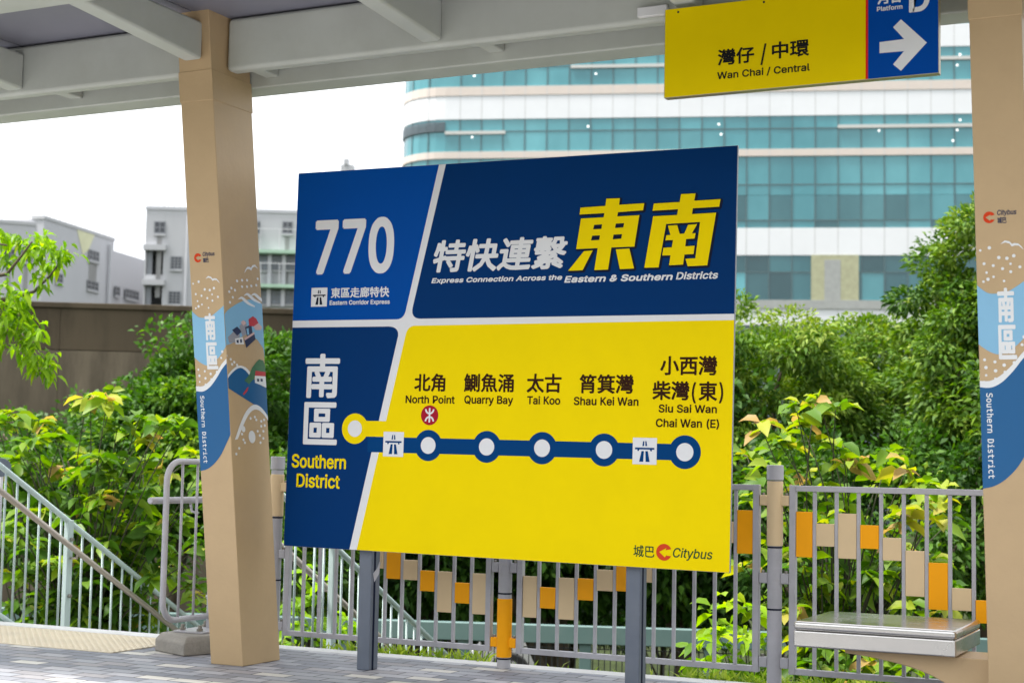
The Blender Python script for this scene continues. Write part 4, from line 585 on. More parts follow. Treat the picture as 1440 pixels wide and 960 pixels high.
can = thing('canopy', (-3.4, 7.2, 3.4), 'grey steel canopy with beams and dark soffit panels over the bus platform', 'canopy')
XL, XR = -10.2, 3.6
for a, b in ((XL, -5.638), (-5.397, -1.238), (-.998, XR)):
    t = MB(); t.box(a, b, 7.20, 7.30, 3.40, 3.708); t.build('main_beam', M_canopy, can, bevel=.028, seg=3)
t = MB(); t.box(XL, XR, 7.46, 7.66, 3.358, 3.70); t.build('edge_beam', M_canopy, can, bevel=.012)
t = MB(); t.box(XL, XR, 5.76, 5.955, 3.45, 3.74); t.build('edge_beam', M_canopy, can, bevel=.012)
bx = [-5.515+1.467*k for k in range(-3, 6)]
for x in bx:
    yend = 7.055 if min(abs(x+5.515), abs(x+1.115)) < .02 else 7.199
    t = MB(); zb = lambda y: 3.435 + (7.1-y)*.066
    w = .06
    prof = [(yend, zb(yend)), (5.957, zb(5.957)), (5.957, 3.665), (yend, 3.655)]
    t.prism([(x-w, y, z) for y, z in prof], (2*w, 0, 0)); t.build('cross_beam', M_canopy, can, bevel=.018, seg=3)
    xs = x+.26
    t = MB(); t.box(xs-.045, xs+.045, 7.302, 7.458, 3.41, 3.62); t.build('stub_beam', M_canopy, can, bevel=.01)
for i in range(len(bx)-1):
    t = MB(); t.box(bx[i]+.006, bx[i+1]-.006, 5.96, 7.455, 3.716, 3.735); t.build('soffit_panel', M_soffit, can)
t = MB(); t.box(XL, XR, 5.70, 7.80, 3.76, 3.84); t.build('roof_sheet', M_roof, can, bevel=.02)
t = MB(); t.box(-2.86, -2.70, 7.165, 7.198, 3.425, 3.475); t.build('junction_plate', M_pr_white, can, bevel=.006)

# ------------------------------------------------------------------ hanging sign
hY = 7.06; hF = Face((-2.0, hY, 3.2), (1, .0, 0), (0, 0, 1))
h0 = on_y(933.5, 141, hY); h1 = on_y(1320, 100, hY); hz0 = (h0.z+h1.z)/2; hz1 = on_y(935, 14, hY).z
hang = thing('hanging_sign', ((h0.x+h1.x)/2, hY, hz0), 'yellow and blue direction sign with white arrow hanging from the canopy beam', 'sign')
t = MB(); t.box(h0.x, h1.x, hY, hY+.05, hz0, hz1); body = t.build('sign_box', M_alu, hang, bevel=.002)
hv = lambda L: [(min(max(u, h0.x+2.0+.003), h1.x+2.0-.001), min(max(v, hz0-3.2+.002), hz1-3.2-.002)) for u, v in L]
xs = hF.uv(1217.3, 60)[0]; xe = hF.uv(1220.7, 60)[0]
flat_print('yellow_panel', [hv([(-9,-9),(xs,-9),(xs,9),(-9,9)])], M_pr_yellow2, body, hF, .0012)
flat_print('red_stripe', [hv([(xs,-9),(xe,-9),(xe,9),(xs,9)])], M_pr_stripe, body, hF, .0012)
flat_print('blue_panel', [hv([(xe,-9),(9,-9),(9,9),(xe,9)])], M_pr_blue2, body, hF, .0012)
text('lettering', 'C', '灣仔', hF, (1009.5,93.2), (1061,65), M_pr_black, body, .002, bold=.0022)
text('lettering', 'L', '/', hF, (1069.5,88.5), (1078,62.5), M_pr_black, body, .002, bold=.0014)
text('lettering', 'C', '中環', hF, (1085.5,84), (1138,54.5), M_pr_black, body, .002, bold=.0022)
text('lettering', 'L', 'Wan Chai / Central', hF, (1008.6,112.2), (1139,89.3), M_pr_black, body, .002, bold=.0013)
z8 = lambda L: [hF.uv(920+x/3.4286, y/3.4286) for x, y in L]
flat_print('arrow', [z8([(1190,95),(1315,207),(1190,343),(1152,312),(1205,248),(1087,258),(1087,205),(1205,190),(1152,133)])], M_pr_white, body, hF, .002)
text('lettering', 'L', 'Platform', hF, (1233.2,16.8), (1269.2,6.3), M_pr_white, body, .002, bold=.001)
text('lettering', 'C', '月台', hF, (1234.2,7.3), (1268.6,-13), M_pr_white, body, .002, bold=.0022)
text('lettering', 'L', 'D', hF, (1278.3,18.6), (1307.5,-24), M_pr_white, body, .002, bold=.005)
for x in (h0.x+.12, h1.x-.25):
    t = MB(); t.box(x, x+.06, hY+.051, 7.198, hz1-.12, hz1-.04); t.build('hanger_bracket', M_galv, hang, bevel=.004)
t = MB()
for x in (h0.x+.07, h0.x+.5): t.tube([(x, hY-.0015, hz1-.02), (x, hY+.0, hz1-.02)], .006, 8)
t.build('rivet', M_pr_shadow, hang)
# ------------------------------------------------------------------ ground, platform, road
def paving_mat():
    m = bpy.data.materials.new('paver_blocks'); m.use_nodes = True; nt = m.node_tree; N = nt.nodes; L = nt.links
    p = N['Principled BSDF']; p.inputs['Roughness'].default_value = .6
    tc = N.new('ShaderNodeTexCoord'); mp = N.new('ShaderNodeMapping'); L.new(tc.outputs['Object'], mp.inputs[0])
    br = N.new('ShaderNodeTexBrick'); br.inputs['Scale'].default_value = 1; br.inputs['Brick Width'].default_value = .225
    br.inputs['Row Height'].default_value = .1125; br.inputs['Mortar Size'].default_value = .006; br.inputs['Mortar Smooth'].default_value = .25
    br.inputs['Color1'].default_value = (0,0,0,1); br.inputs['Color2'].default_value = (1,1,1,1); br.inputs['Mortar'].default_value = (.5,.5,.5,1)
    br.inputs['Bias'].default_value = 0
    L.new(mp.outputs[0], br.inputs['Vector'])
    cr = N.new('ShaderNodeValToRGB'); cr.color_ramp.interpolation = 'CONSTANT'; e = cr.color_ramp.elements
    cols = [(0,(.19,.20,.235)),(.2,(.30,.31,.345)),(.42,(.235,.24,.27)),(.62,(.36,.36,.39)),(.78,(.29,.28,.295)),(.9,(.54,.52,.48))]
    while len(e) < len(cols): e.new(.5)
    for k, (q, c) in enumerate(cols): e[k].position = q; e[k].color = c + (1,)
    L.new(br.outputs['Color'], cr.inputs[0])
    nz = N.new('ShaderNodeTexNoise'); nz.inputs['Scale'].default_value = 2.2; nz.inputs['Detail'].default_value = 8; nz.inputs['Roughness'].default_value = .75
    L.new(tc.outputs['Object'], nz.inputs['Vector'])
    mr = N.new('ShaderNodeMapRange'); mr.inputs[1].default_value = .3; mr.inputs[2].default_value = .7; mr.inputs[3].default_value = .78; mr.inputs[4].default_value = 1.15
    L.new(nz.outputs[0], mr.inputs[0])
    vm = N.new('ShaderNodeVectorMath'); vm.operation = 'SCALE'; L.new(cr.outputs[0], vm.inputs[0]); L.new(mr.outputs[0], vm.inputs['Scale'])
    mx = N.new('ShaderNodeMix'); mx.data_type = 'RGBA'; L.new(br.outputs['Fac'], mx.inputs[0]); L.new(vm.outputs[0], mx.inputs[6]); mx.inputs[7].default_value = (.045,.045,.055,1)
    L.new(mx.outputs[2], p.inputs['Base Color'])
    n2 = N.new('ShaderNodeTexNoise'); n2.inputs['Scale'].default_value = 120; L.new(tc.outputs['Object'], n2.inputs['Vector'])
    mm = N.new('ShaderNodeMath'); mm.operation = 'MULTIPLY_ADD'; L.new(br.outputs['Fac'], mm.inputs[0]); mm.inputs[1].default_value = -1.0; L.new(n2.outputs[0], mm.inputs[2])
    bp = N.new('ShaderNodeBump'); bp.inputs['Strength'].default_value = .5; bp.inputs['Distance'].default_value = .004
    L.new(mm.outputs[0], bp.inputs['Height']); L.new(bp.outputs[0], p.inputs['Normal'])
    return m
M_pave = paving_mat()
M_asph = mat('concrete_carriageway', (.24,.235,.225), .8, var=.2, vscale=12, bump=.3, bscale=150)
M_soil = mat('leafy_soil', (.035,.045,.02), .95, spec=.02, var=.4, vscale=3, bump=.5, bscale=20)
M_conc2 = mat('platform_side', (.3,.29,.27), .85, var=.12, vscale=4)
GZ = -2.3
t = MB(); t.box(-900, 900, -900, 1200, GZ-1, GZ); t.build('ground', M_soil, kind='structure')
t = MB(); t.box(-40, 40, -9, 4.15, GZ+.004, -.13); t.build('road', M_asph, kind='structure')
PX0, PX1, PY0, PYE = -16, 8, 4.3, 8.50
t = MB(); t.box(PX0, PX1, PY0, PYE-.09, GZ+.004, 0); t.build('platform_paving', M_pave, kind='structure')
t = MB(); t.box(PX0, PX1, 4.152, 4.298, GZ+.004, .012); t.build('kerb', M_conc, kind='structure', bevel=.01)
SX0, SX1 = -9.6, -6.2       # the stair opening
t = MB(); t.box(PX0, SX0, PYE-.088, PYE+.06, GZ+.004, .004); t.box(SX1+.25, PX1, PYE-.088, PYE+.06, GZ+.004, .004); t.build('platform_edging', M_white_kerb, kind='structure', bevel=.008)
t = MB(); t.box(SX0+.004, SX1+.24, PYE-.088, PYE+.06, GZ+.004, .012); t.build('stair_nosing', mat('white_nosing', (.66,.66,.66), .6, var=.06, vscale=5, dirt=(.45,.44,.42), dscale=3, damt=.4), kind='structure', bevel=.008)
t = MB()
for k in range(13):
    y0 = PYE+.062+.30*k; z1 = -.17*(k+1)
    if z1 < GZ+.1: break
    t.box(SX0+.004, SX1+.24, y0, y0+.298, GZ+.004, z1)
t.build('stair_flight', M_conc2, kind='structure', bevel=.01)
# warning tiles with truncated studs
t = MB(); t.box(-10.6, -6.42, 7.62, 8.40, .0005, .006); 
n = 6
for i in range(78):
    for j in range(14):
        cx = -10.55+.0535*i; cy = 7.65+.0535*j
        vs = [(cx+r*math.cos(2*math.pi*k/n), cy+r*math.sin(2*math.pi*k/n), z) for r, z in ((.0165,.006),(.011,.0125)) for k in range(n)]
        t.add(vs, [(k,(k+1)%n,n+(k+1)%n,n+k) for k in range(n)] + [tuple(range(n,2*n))])
t.build('tactile_paving', M_tactile, kind='structure')

# ------------------------------------------------------------------ fence: posts and panels
FY, FX0, FP, FB = 8.3542, -5.7509, 1.6307, .1189
ZT, ZB = 1.0845, .1132; OFF = (FP-12*FB)/2
def fz(py, px=1120): return on_y(px, py, FY).z
def ring_tube(x, r, z0, z1, m, name, parent, n=20, bev=.004):
    t = MB(); t.tube([(x,FY,z0),(x,FY,z1)], r, n); return t.build(name, m, parent, bevel=bev)
def fence_post(x, label, sleeve, brackets):
    root = thing('fence_post', (x, FY, 0), label, 'fence post', 'round posts of the platform fence')
    r = .040
    ring_tube(x, r, 0, 1.128, M_galv, 'pole', root)
    ring_tube(x, r+.006, 1.13, 1.212, M_galv, 'cap', root)
    ring_tube(x, r+.004, sleeve[0], sleeve[1], sleeve[2], 'sleeve', root)
    for z in (sleeve[0]-.012, .43):
        t = MB(); t.tube([(x,FY,z),(x,FY,z+.009)], r+.0015, 20); t.build('joint_ring', M_pr_shadow, root)
    for z, m in brackets:
        for s in (-1, 1):
            t = MB(); t.box(min(x+s*.036,x+s*.083), max(x+s*.036,x+s*.083), FY-.02, FY+.02, z-.028, z+.028); b = t.build('bracket', m, root, bevel=.006)
            t = MB(); t.tube([(x+s*.065,FY,z+.028),(x+s*.065,FY,z+.042)], .010, 8); t.build('bolt', M_bolt, b)
    return root
xa, xb, xc = FX0, FX0+FP, FX0+2*FP
fence_post(xa, 'grey fence post with beige sleeve, between the left column and the route board', (.835,1.10,M_platebeige), ((1.02,M_platebeige),(.60,M_galv),(.15,M_galv)))
fence_post(xb, 'grey fence post with orange lower sleeve beneath the route board', (.065,.405,M_orange), ((1.02,M_galv),(.585,M_galv),(.15,M_orange)))
fence_post(xc, 'grey fence post with beige upper sleeve and grey cap, right of the route board', (.775,1.125,M_platebeige), ((1.02,M_platebeige),(.60,M_galv),(.15,M_galv)))
def z1y(x, *ys): return [on_y(x, y, FY).z for y in ys]
O_, B_ = M_orange, M_platebeige
plates = [
 {4:(B_,470,500+10,560,740),5:(B_,533,735,798.5),6:(O_,551,755,813),7:(B_,575,786.7,814.6),8:(O_,599,801.7,830.4),9:(B_,624,803,860),10:(O_,650,818.8,847.5),11:(B_,674,805.8,863)},
 {0:(B_,743,809.4,867.3),1:(O_,770,825.2,854.8),2:(B_,796,812,870.4),3:(O_,823,813,843.3),4:(B_,850,800.6,830.2),5:(O_,877,771,830.8),6:(B_,905,758,818),7:(O_,933,760,790),8:(B_,961,745,775),9:(O_,990,720,778),10:(B_,1018,732.7,762.3),11:(O_,1049,717,778)},
 {0:(O_,1128,719,782.7),1:(B_,1159,736,767.7),2:(B_,1191,721.7,785),3:(O_,1223,738,771),4:(B_,1255,755.7,787.7),5:(B_,1288,774,838),6:(O_,1320,791,856.7),7:(B_,1354,826.7,858),8:(O_,1388,844,876),9:(B_,1422,825,890)}]
def fence_panel(k, label):
    x0 = FX0+k*FP+OFF; x1 = x0+12*FB
    root = thing('platform_fence', ((x0+x1)/2, FY, 0), label, 'fence panel', 'fence panels with coloured plates')
    h = .013
    t = MB(); t.box(x0-h*1.35, x0+h*1.35, FY-.02, FY+.02, ZB-.02, ZT+.02); t.box(x1-h*1.35, x1+h*1.35, FY-.02, FY+.02, ZB-.02, ZT+.02)
    t.box(x0+h*1.36, x1-h*1.36, FY-.019, FY+.019, ZT-.012, ZT+.019); t.box(x0+h*1.36, x1-h*1.36, FY-.019, FY+.019, ZB-.019, ZB+.012)
    t.build('frame', M_galv, root, bevel=.003)
    for i in range(1, 12):
        x = x0+i*FB; t = MB(); t.box(x-.0095, x+.0095, FY-.0095, FY+.0095, ZB+.0125, ZT-.0125); t.build('baluster', M_galv, root, bevel=.002)
    for i, pl in plates[k].items():
        m, px, ya, yb = pl[0], pl[1], pl[-2], pl[-1]
        za, zb_ = on_y(px, ya, FY).z, on_y(px, yb, FY).z
        xl, xr = x0+i*FB+.0105, x0+(i+1)*FB-.0105
        if i == 0: xl += .009
        if i == 11: xr -= .009
        t = MB(); t.box(xl, xr, FY-.012, FY+.004, zb_, min(za, ZT-.02)); t.build('infill_plate', m, root, bevel=.002)
    return root
plates[0].pop(4)
fence_panel(0, 'fence panel between the beige column and the orange sleeved post, partly behind the route board')
fence_panel(1, 'fence panel behind the lower right part of the route board, beige and orange plates')
fence_panel(2, 'fence panel behind the steel bench, plates stepping down to the right')

# end panel of the stair fence on a concrete block
ep = thing('railing_end_panel', (-6.1, 7.95, 0), 'rounded galvanised end panel of the stair railing left of the column', 'railing')
EX = -6.1
loop = []
y0, y1, za, zb_ , rr = 7.69, 8.16, .205, 1.17, .12
t = MB()
pts = [(EX,y1,zb_)] + [(EX, y0+rr-rr*math.sin(a), zb_-rr+rr*math.cos(a)) for a in [math.pi/2*k/8 for k in range(9)]] + [(EX, y0+rr-rr*math.cos(a), za+rr-rr*math.sin(a)) for a in [math.pi/2*k/8 for k in range(9)]] + [(EX,y1,za)]
t.tube(pts, .019, 12); t.build('frame', M_galv, ep, smooth=True)
t = MB(); t.box(EX-.02, EX+.03, y1-.01, y1+.05, .1, 1.195); post = t.build('post', M_galv, ep, bevel=.005)
t = MB()
for z in (.32, .72): t.tube([(EX-.035,y1+.01,z),(EX+.0,y1+.01,z)], .013, 8)
t.build('bolt', M_bolt, post)
for y in (7.84, 7.99):
    t = MB(); t.tube([(EX,y,za+.012),(EX,y,zb_-.012)], .0085, 8); t.build('baluster', M_galv, ep, smooth=True)
t = MB(); t.tube([(EX-.07,7.62,.93),(EX-.07,8.42,.93)], .021, 12); t.build('handrail', M_galv, ep, bevel=.008)
t = MB(); t.tube([(EX-.07,8.02,.91),(EX-.06,8.02,.86),(EX-.01,8.02,.85)], .008, 8); t.build('handrail_bracket', M_galv, ep, smooth=True)
kb = thing('kerb_block', (-6.1, 8.05, 0), 'weathered concrete footing block at the foot of the railing end panel', 'concrete block')
t = MB(); a = [(-6.292,7.87),(-5.965,7.735),(-5.86,8.05),(-5.86,8.40),(-6.292,8.40)]
cx, cy = -6.08, 8.1
vs = [(x,y,0) for x,y in a] + [(x,y,.075) for x,y in a] + [(x+(cx-x)*.12,y+(cy-y)*.12,.115) for x,y in a]; n = 5
fs = [tuple(range(n))[::-1]] + [(k,(k+1)%n,n+(k+1)%n,n+k) for k in range(n)] + [(n+k,n+(k+1)%n,2*n+(k+1)%n,2*n+k) for k in range(n)] + [tuple(2*n+k for k in range(n))]
t.add(vs, fs); t.build('block', M_conc, kb, bevel=.01)
t = MB(); t.box(-6.2,-5.98,7.93,8.3,.116,.128); t.build('base_plate', M_galv, kb, bevel=.003)
t = MB()
for x,y in ((-6.16,7.97),(-6.02,7.96),(-6.16,8.2)): t.tube([(x,y,.128),(x,y,.165)], .012, 8); t.tube([(x,y,.13),(x,y,.145)], .02, 6)
t.build('anchor_bolt', M_bolt, kb)

# sloping stair railings
def stair_railing(X, Y0, Y1, zt, slope, label, posts, hand_dx, hz, ystart_h, group='railings going down the stairs', hslope=None):
    root = thing('stair_railing', (X, Y0, -.2), label, 'railing', group)
    Z = lambda y: zt-slope*(y-Y0)
    t = MB(); t.tube([(X,Y0,Z(Y0)),(X,Y1,Z(Y1))], .021, 10); t.tube([(X,Y0,Z(Y0)-1.02),(X,Y1,Z(Y1)-1.02)], .017, 10)
    t.build('rail', M_tealgrey, root, smooth=True)
    y = Y0+.1; k = 0
    while y < Y1-.05:
        if min(abs(y-p) for p in posts) > .05:
            t = MB(); t.tube([(X,y,Z(y)-1.0),(X,y,Z(y)-.02)], .0085, 6); t.build('baluster', M_tealgrey, root, smooth=True)
        y += .118
    for p in posts:
        t = MB(); t.box(X-.022, X+.022, p-.03, p+.03, Z(p)-1.25, Z(p)+.012); pp = t.build('post', M_tealgrey, root, bevel=.006)
        t = MB()
        for dz in (.13, .55): t.tube([(X+.022,p,Z(p)-dz),(X+.045,p,Z(p)-dz)], .014, 8)
        t.build('bolt', M_bolt, pp)
    hs = hslope or slope
    H = lambda y: Z(ystart_h)-hz-hs*(y-ystart_h)
    t = MB(); t.tube([(X+hand_dx,ystart_h,H(ystart_h)),(X+hand_dx,Y1,H(Y1))], .022, 10); t.build('handrail', M_hand, root, smooth=True)
    for p in posts:
        t = MB(); t.tube([(X,p,H(p)-.05),(X+hand_dx,p,H(p)-.05),(X+hand_dx,p,H(p)-.015)], .008, 6); t.build('handrail_bracket', M_hand, root, smooth=True)
    return root
stair_railing(-8.2, 7.6, 12.2, 1.60, .562, 'pale teal stair railing with brown handrail descending at the left edge', [9.20, 10.9], .09, .22, 7.6)
stair_railing(-6.0, 8.5, 12.2, 1.11, .545, 'pale teal stair railing seen through the fence below the left half of the route board', [9.43, 11.0], -.09, .27, 8.6)

# ------------------------------------------------------------------ bench
bn = thing('bench', (-1.8, 7.85, 0), 'brushed steel bench seat on a beige bracket beside the right column', 'bench')
t = MB(); t.box(-2.165, -1.385, 7.58, 8.25, .408, .452); seat = t.build('seat', M_steel, bn, bevel=.018, seg=5)
t = MB(); t.box(-2.163, -1.387, 7.582, 8.248, .328, .4075); t.build('skirt', M_steel, seat, bevel=.009, seg=4)
t = MB()
pr = [(-1.93,.322),(-1.235,.322),(-1.235,.0),(-1.30,.0)] + smooth_curve([(-1.30,.0),(-1.36,.12),(-1.46,.20),(-1.60,.255),(-1.78,.29),(-1.93,.305)], 5)[1:]
t.prism([(x,7.66,z) for x,z in pr], (0,.30,0)); t.build('bracket', M_tan, bn, bevel=.006)

# ------------------------------------------------------------------ teal road railing and parked cars below
p0 = Vector((-8.0, 12.87, -.3)); pd = Vector((2.37, .81, 0)).normalized(); pn = Vector((-pd.y, pd.x, 0))
tr = thing('teal_railing', p0, 'low teal steel railing with dark mesh infill behind the platform fence', 'railing')
a0, a1 = -5.0, 9.0
t = MB(); t.obox(p0+pd*a0+Vector((0,0,-.16)), pd*(a1-a0), pn*.12, Vector((0,0,.165))); t.build('top_beam', M_teal, tr, bevel=.008)
t = MB(); t.obox(p0+pd*a0+Vector((0,0,-1.05)), pd*(a1-a0), pn*.06, Vector((0,0,.05))); t.build('bottom_rail', M_teal, tr)
s = a0+.3
while s < a1:
    q = p0+pd*s+pn*.02; t = MB(); t.obox(q+Vector((0,0,GZ+.3)), pd*.11, pn*.08, Vector((0,0,-GZ-.462))); t.build('post', M_teal, tr, bevel=.006); s += 1.15
M_mesh = mat('dark_mesh_wire', (.05,.055,.06), .6)
t = MB(); s = a0
while s < a1:
    q = p0+pd*s+pn*.13; t.obox(q+Vector((0,0,-1.25)), pd*.009, pn*.009, Vector((0,0,1.08))); s += .055
for z in (-1.2,-.95,-.7,-.45,-.22):
    q = p0+pd*a0+pn*.14; t.obox(q+Vector((0,0,z)), pd*(a1-a0), pn*.008, Vector((0,0,.009)))
t.build('mesh_panel', M_mesh, tr)
M_glass = mat('car_glass', (.03,.04,.05), .08, spec=.8)
M_tyre = mat('tyre_rubber', (.02,.02,.02), .8)
def parked_car(px, py, d, ang, paint, label):
    c = at(px, py, d); root = thing('parked_car', (c.x, c.y, GZ+.004), label, 'car', 'cars parked below the platform')
    ux = Vector((math.cos(ang), math.sin(ang), 0)); uy = Vector((-ux.y, ux.x, 0)); b = Vector((c.x, c.y, GZ+.004))
    W = lambda x, y, z: b+ux*x+uy*y+Vector((0,0,z))
    prof = [(-2.15,.35),(-2.2,.7),(-2.1,.92),(-1.7,1.0),(-1.1,1.42),(.45,1.46),(1.15,1.05),(1.95,.9),(2.2,.66),(2.18,.32)]
    t = MB(); t.prism([W(x,-.86,z) for x,z in prof], uy*1.72); t.build('body', mat('car_paint_'+paint[0], paint[1], .3, metal=.3, coat=.6), root, bevel=.07, seg=3)
    for y0, dy in ((-.866,-.004),(.866,.004)):
        for poly in ([(-1.45,1.0),(-1.02,1.36),(-.35,1.39),(-.35,1.0)], [(-.27,1.0),(-.27,1.39),(.42,1.38),(.98,1.03)]):
            t = MB(); t.prism([W(x,y0,z) for x,z in poly], uy*dy*3); t.build('side_window', M_glass, root)
    for x0, x1, z0, z1 in ((.50,1.14,1.425,1.075),(-1.16,-1.66,1.37,1.04)):
        t = MB(); n = Vector((0,0,.02))+ux*(.012 if x0>0 else -.012); t.obox(W(x0,-.7,z0), W(x1,-.7,z1)-W(x0,-.7,z0), uy*1.4, n); t.build('windscreen' if x0>0 else 'rear_window', M_glass, root)
    for x in (-1.35,1.38):
        for y in (-.88,.88):
            t = MB(); t.tube([W(x,y-.1,.32),W(x,y+.1,.32)], .32, 20); wl = t.build('wheel', M_tyre, root, bevel=.03)
            t = MB(); s = 1 if y>0 else -1; t.tube([W(x,y+s*.1,.32),W(x,y+s*.112,.32)], .2, 14); t.build('rim', M_galv, wl)
    for y in (-.62,.62):
        t = MB(); t.obox(W(2.12,y-.16,.66), uy*.32, ux*.09, Vector((0,0,.12))); t.build('headlight', M_pr_white, root, bevel=.02)
parked_car(470, 838, 24, R(28), ('silver',(.6,.62,.64)), 'silver parked car glimpsed through the fence near the left signpost')
parked_car(600, 872, 25, R(205), ('white',(.75,.75,.75)), 'white parked car glimpsed through the fence left of the orange sleeved post')

# ------------------------------------------------------------------ brown noise wall
def brown_wall_mat():
    m = mat('stained_brown_concrete', (.088,.069,.046), .9, spec=.2, var=.45, vscale=1.1, dirt=(.022,.017,.012), dscale=.55, damt=1., stretch=(1,1,.22), bump=.25, bscale=8)
    return m
M_wall = brown_wall_mat()
M_wall2 = mat('washed_brown_concrete', (.125,.103,.074), .9, spec=.2, var=.45, vscale=1.1, dirt=(.035,.028,.02), dscale=.6, damt=1., stretch=(1,1,.2), bump=.25, bscale=8)
ZW = at(100,492,33.3).z
w0 = at(-120, 425, 33); w1 = at(760, 435, 34.5); zt = (at(45,427,33.2).z + at(412,431,33.9).z)/2
wd = Vector((w1.x-w0.x, w1.y-w0.y, 0)); WL = wd.length; wd.normalize(); wnn = Vector((-wd.y, wd.x, 0))
nw = thing('noise_wall', (w0.x, w0.y, GZ), 'long stained brown concrete noise wall behind the trees on the left', 'wall')
s = 0; k = 0
while s < WL-.1:
    L_ = min(3.0, WL-s); t = MB(); t.obox(Vector((w0.x,w0.y,ZW))+wd*(s+.002), wd*(L_-.004), wnn*.3, Vector((0,0,zt-ZW-.12))); t.build('wall_panel', M_wall, nw, bevel=.01)
    t = MB(); t.obox(Vector((w0.x,w0.y,GZ))+wd*(s+.002), wd*(L_-.004), wnn*.3, Vector((0,0,ZW-GZ-.012))); t.build('wall_panel', M_wall2, nw, bevel=.01); s += 3.0
t = MB(); t.obox(Vector((w0.x,w0.y,zt-.118))-wnn*.05, wd*WL, wnn*.4, Vector((0,0,.118))); t.build('coping', M_wall, nw, bevel=.015)

# ------------------------------------------------------------------ buildings
M_grey = mat('grey_rendered_wall', (.46,.465,.495), .85, var=.07, vscale=.35, dirt=(.42,.43,.45), dscale=.25, damt=.55, stretch=(1,1,.3))
M_grey2 = mat('grey_pebble_wall', (.45,.455,.475), .85, var=.07, vscale=.4, dirt=(.36,.36,.37), dscale=.3, damt=.6, stretch=(1,1,.2))
M_win = mat('dark_window_glass', (.05,.055,.065), .15, spec=.6, var=.3, vscale=.8)
M_win2 = mat('grey_window_glass', (.22,.25,.29), .2, spec=.6, var=.3, vscale=1.2)
M_frame = mat('window_frame_grey', (.2,.21,.23), .6)
M_seam0 = mat('pale_rail_paint', (.6,.6,.62), .6)
M_stain = mat('rain_stain', (.26,.26,.26), .9, var=.3, vscale=2, stretch=(1,1,.2))
M_green = mat('green_ledge_paint', (.34,.50,.38), .6, var=.1)
M_cream = mat('cream_painted_patch', (.62,.62,.42), .85, var=.06)
M_dark = mat('dark_recess', (.10,.10,.11), .9)
class Facade:
    def __init__(s, A, B):      # ground line through two points (left, right), normal towards the camera
        s.A = Vector((A.x,A.y,0)); s.e = Vector((B.x-A.x,B.y-A.y,0)); s.len = s.e.length; s.e.normalize(); s.n = Vector((s.e.y,-s.e.x,0))
        if s.n.dot(EYE-s.A) < 0: s.n = -s.n
    def sz(s, px, py):
        p = on_plane(px, py, s.A, s.n); return ((p-s.A).dot(s.e), p.z)
    def w(s, a, z, off=0): return s.A + s.e*a + s.n*off + Vector((0,0,z))
    def slab(s, mb, a0, a1, z0, z1, o0, o1): mb.obox(s.w(a0,z0,o0), s.e*(a1-a0), s.n*(o1-o0), Vector((0,0,z1-z0))); return mb
def window(fc, x0, y0, x1, y1, parent, glass, nx=2, nz=2, stain=0):
    a0, z1 = fc.sz(x0, y0); a1, z0 = fc.sz(x1, y1)
    t = MB(); fc.slab(t, a0, a1, z0, z1, .004, .02); w = t.build('window', glass, parent)
    t = MB(); f = .035
    for k in range(nx+1): a = a0+(a1-a0)*k/nx; fc.slab(t, a-f/2, a+f/2, z0+.02, z1-.02, .021, .035)
    for k in range(nz+1): z = z0+(z1-z0)*k/nz; fc.slab(t, a0-.025, a1+.025, z-f/2, z+f/2, .0205, .033)
    t.build('frame', M_frame, w)
    t = MB(); fc.slab(t, a0-.03, a1+.03, z0-.10, z0-.03, .005, .08); t.build('sill', M_grey2, w)
    if stain:
        t = MB(); fc.slab(t, a0+.1, a1-.1, z0-stain, z0-.125, .004, .009); t.build('stain', M_stain, w)
# left grey factory: a facade running away to the right
fa = Facade(at(57,427,54), at(158,427,59.3))
b1 = thing('factory_building', fa.w(0,GZ), 'pale grey factory block at far left with a sloping looking roofline', 'building', None)
ztop = fa.sz(62,308)[1]; sR = fa.sz(158,400)[0]; sR2 = fa.sz(212,400)[0]; zlow = fa.sz(160,352)[1]
t = MB(); t.obox(fa.w(0,GZ), fa.e*sR, fa.n*-14, Vector((0,0,ztop-GZ))); t.build('wall', M_grey, b1)
t = MB(); t.obox(fa.w(sR+.004,GZ,-.05), fa.e*(sR2-sR), fa.n*-12, Vector((0,0,zlow-GZ))); t.build('low_wing', M_grey, b1)
lf = Facade(at(-160,420,52), at(56,420,54.2)); zl = lf.sz(30,316)[1]
t = MB(); t.obox(lf.w(0,GZ), lf.e*(lf.len-.05), lf.n*-12, Vector((0,0,zl-GZ))); t.build('side_wing', M_grey, b1)
t = MB(); t.obox(lf.w(-.2,zl,.03), lf.e*lf.len, lf.n*-.5, Vector((0,0,.12))); t.obox(fa.w(-.03,ztop,.03), fa.e*(sR+.06), fa.n*-.5, Vector((0,0,.12))); t.build('parapet', M_grey2, b1)
for q in ((124,351,138,368,3,2,1.2),(122,394,137,409,3,2,0),(161.5,402.7,167.5,415.7,1,2,0),(176,406,194,422,4,2,0),(78,384,87,398,2,2,0),(84,350,95,364,2,2,0)):
    window(fa, *q[:4], b1, M_win, q[4], q[5], q[6])
window(lf, 5, 350, 20, 366, b1, M_win, 3, 2, 1.0); window(lf, 30, 352, 44, 368, b1, M_win, 3, 2, 1.0)
pp = [fa.sz(*p) for p in ((107,318),(133,330),(124,352),(116,358))]
t = MB(); t.prism([fa.w(a,z,.005) for a,z in pp], fa.n*.01); t.build('painted_patch', M_cream, b1)
t = MB()
for k in range(15):
    q = fa.w(sR*k/14, ztop+.12, -.2); t.tube([q, q+Vector((0,0,.9))], .013, 5)
for z in (.5, .9): t.tube([fa.w(0,ztop+.12+z,-.2), fa.w(sR,ztop+.12+z,-.2)], .012, 5)
for k in range(12):
    q = lf.w(lf.len*k/11, zl+.12, -.2); t.tube([q, q+Vector((0,0,.9))], .013, 5)
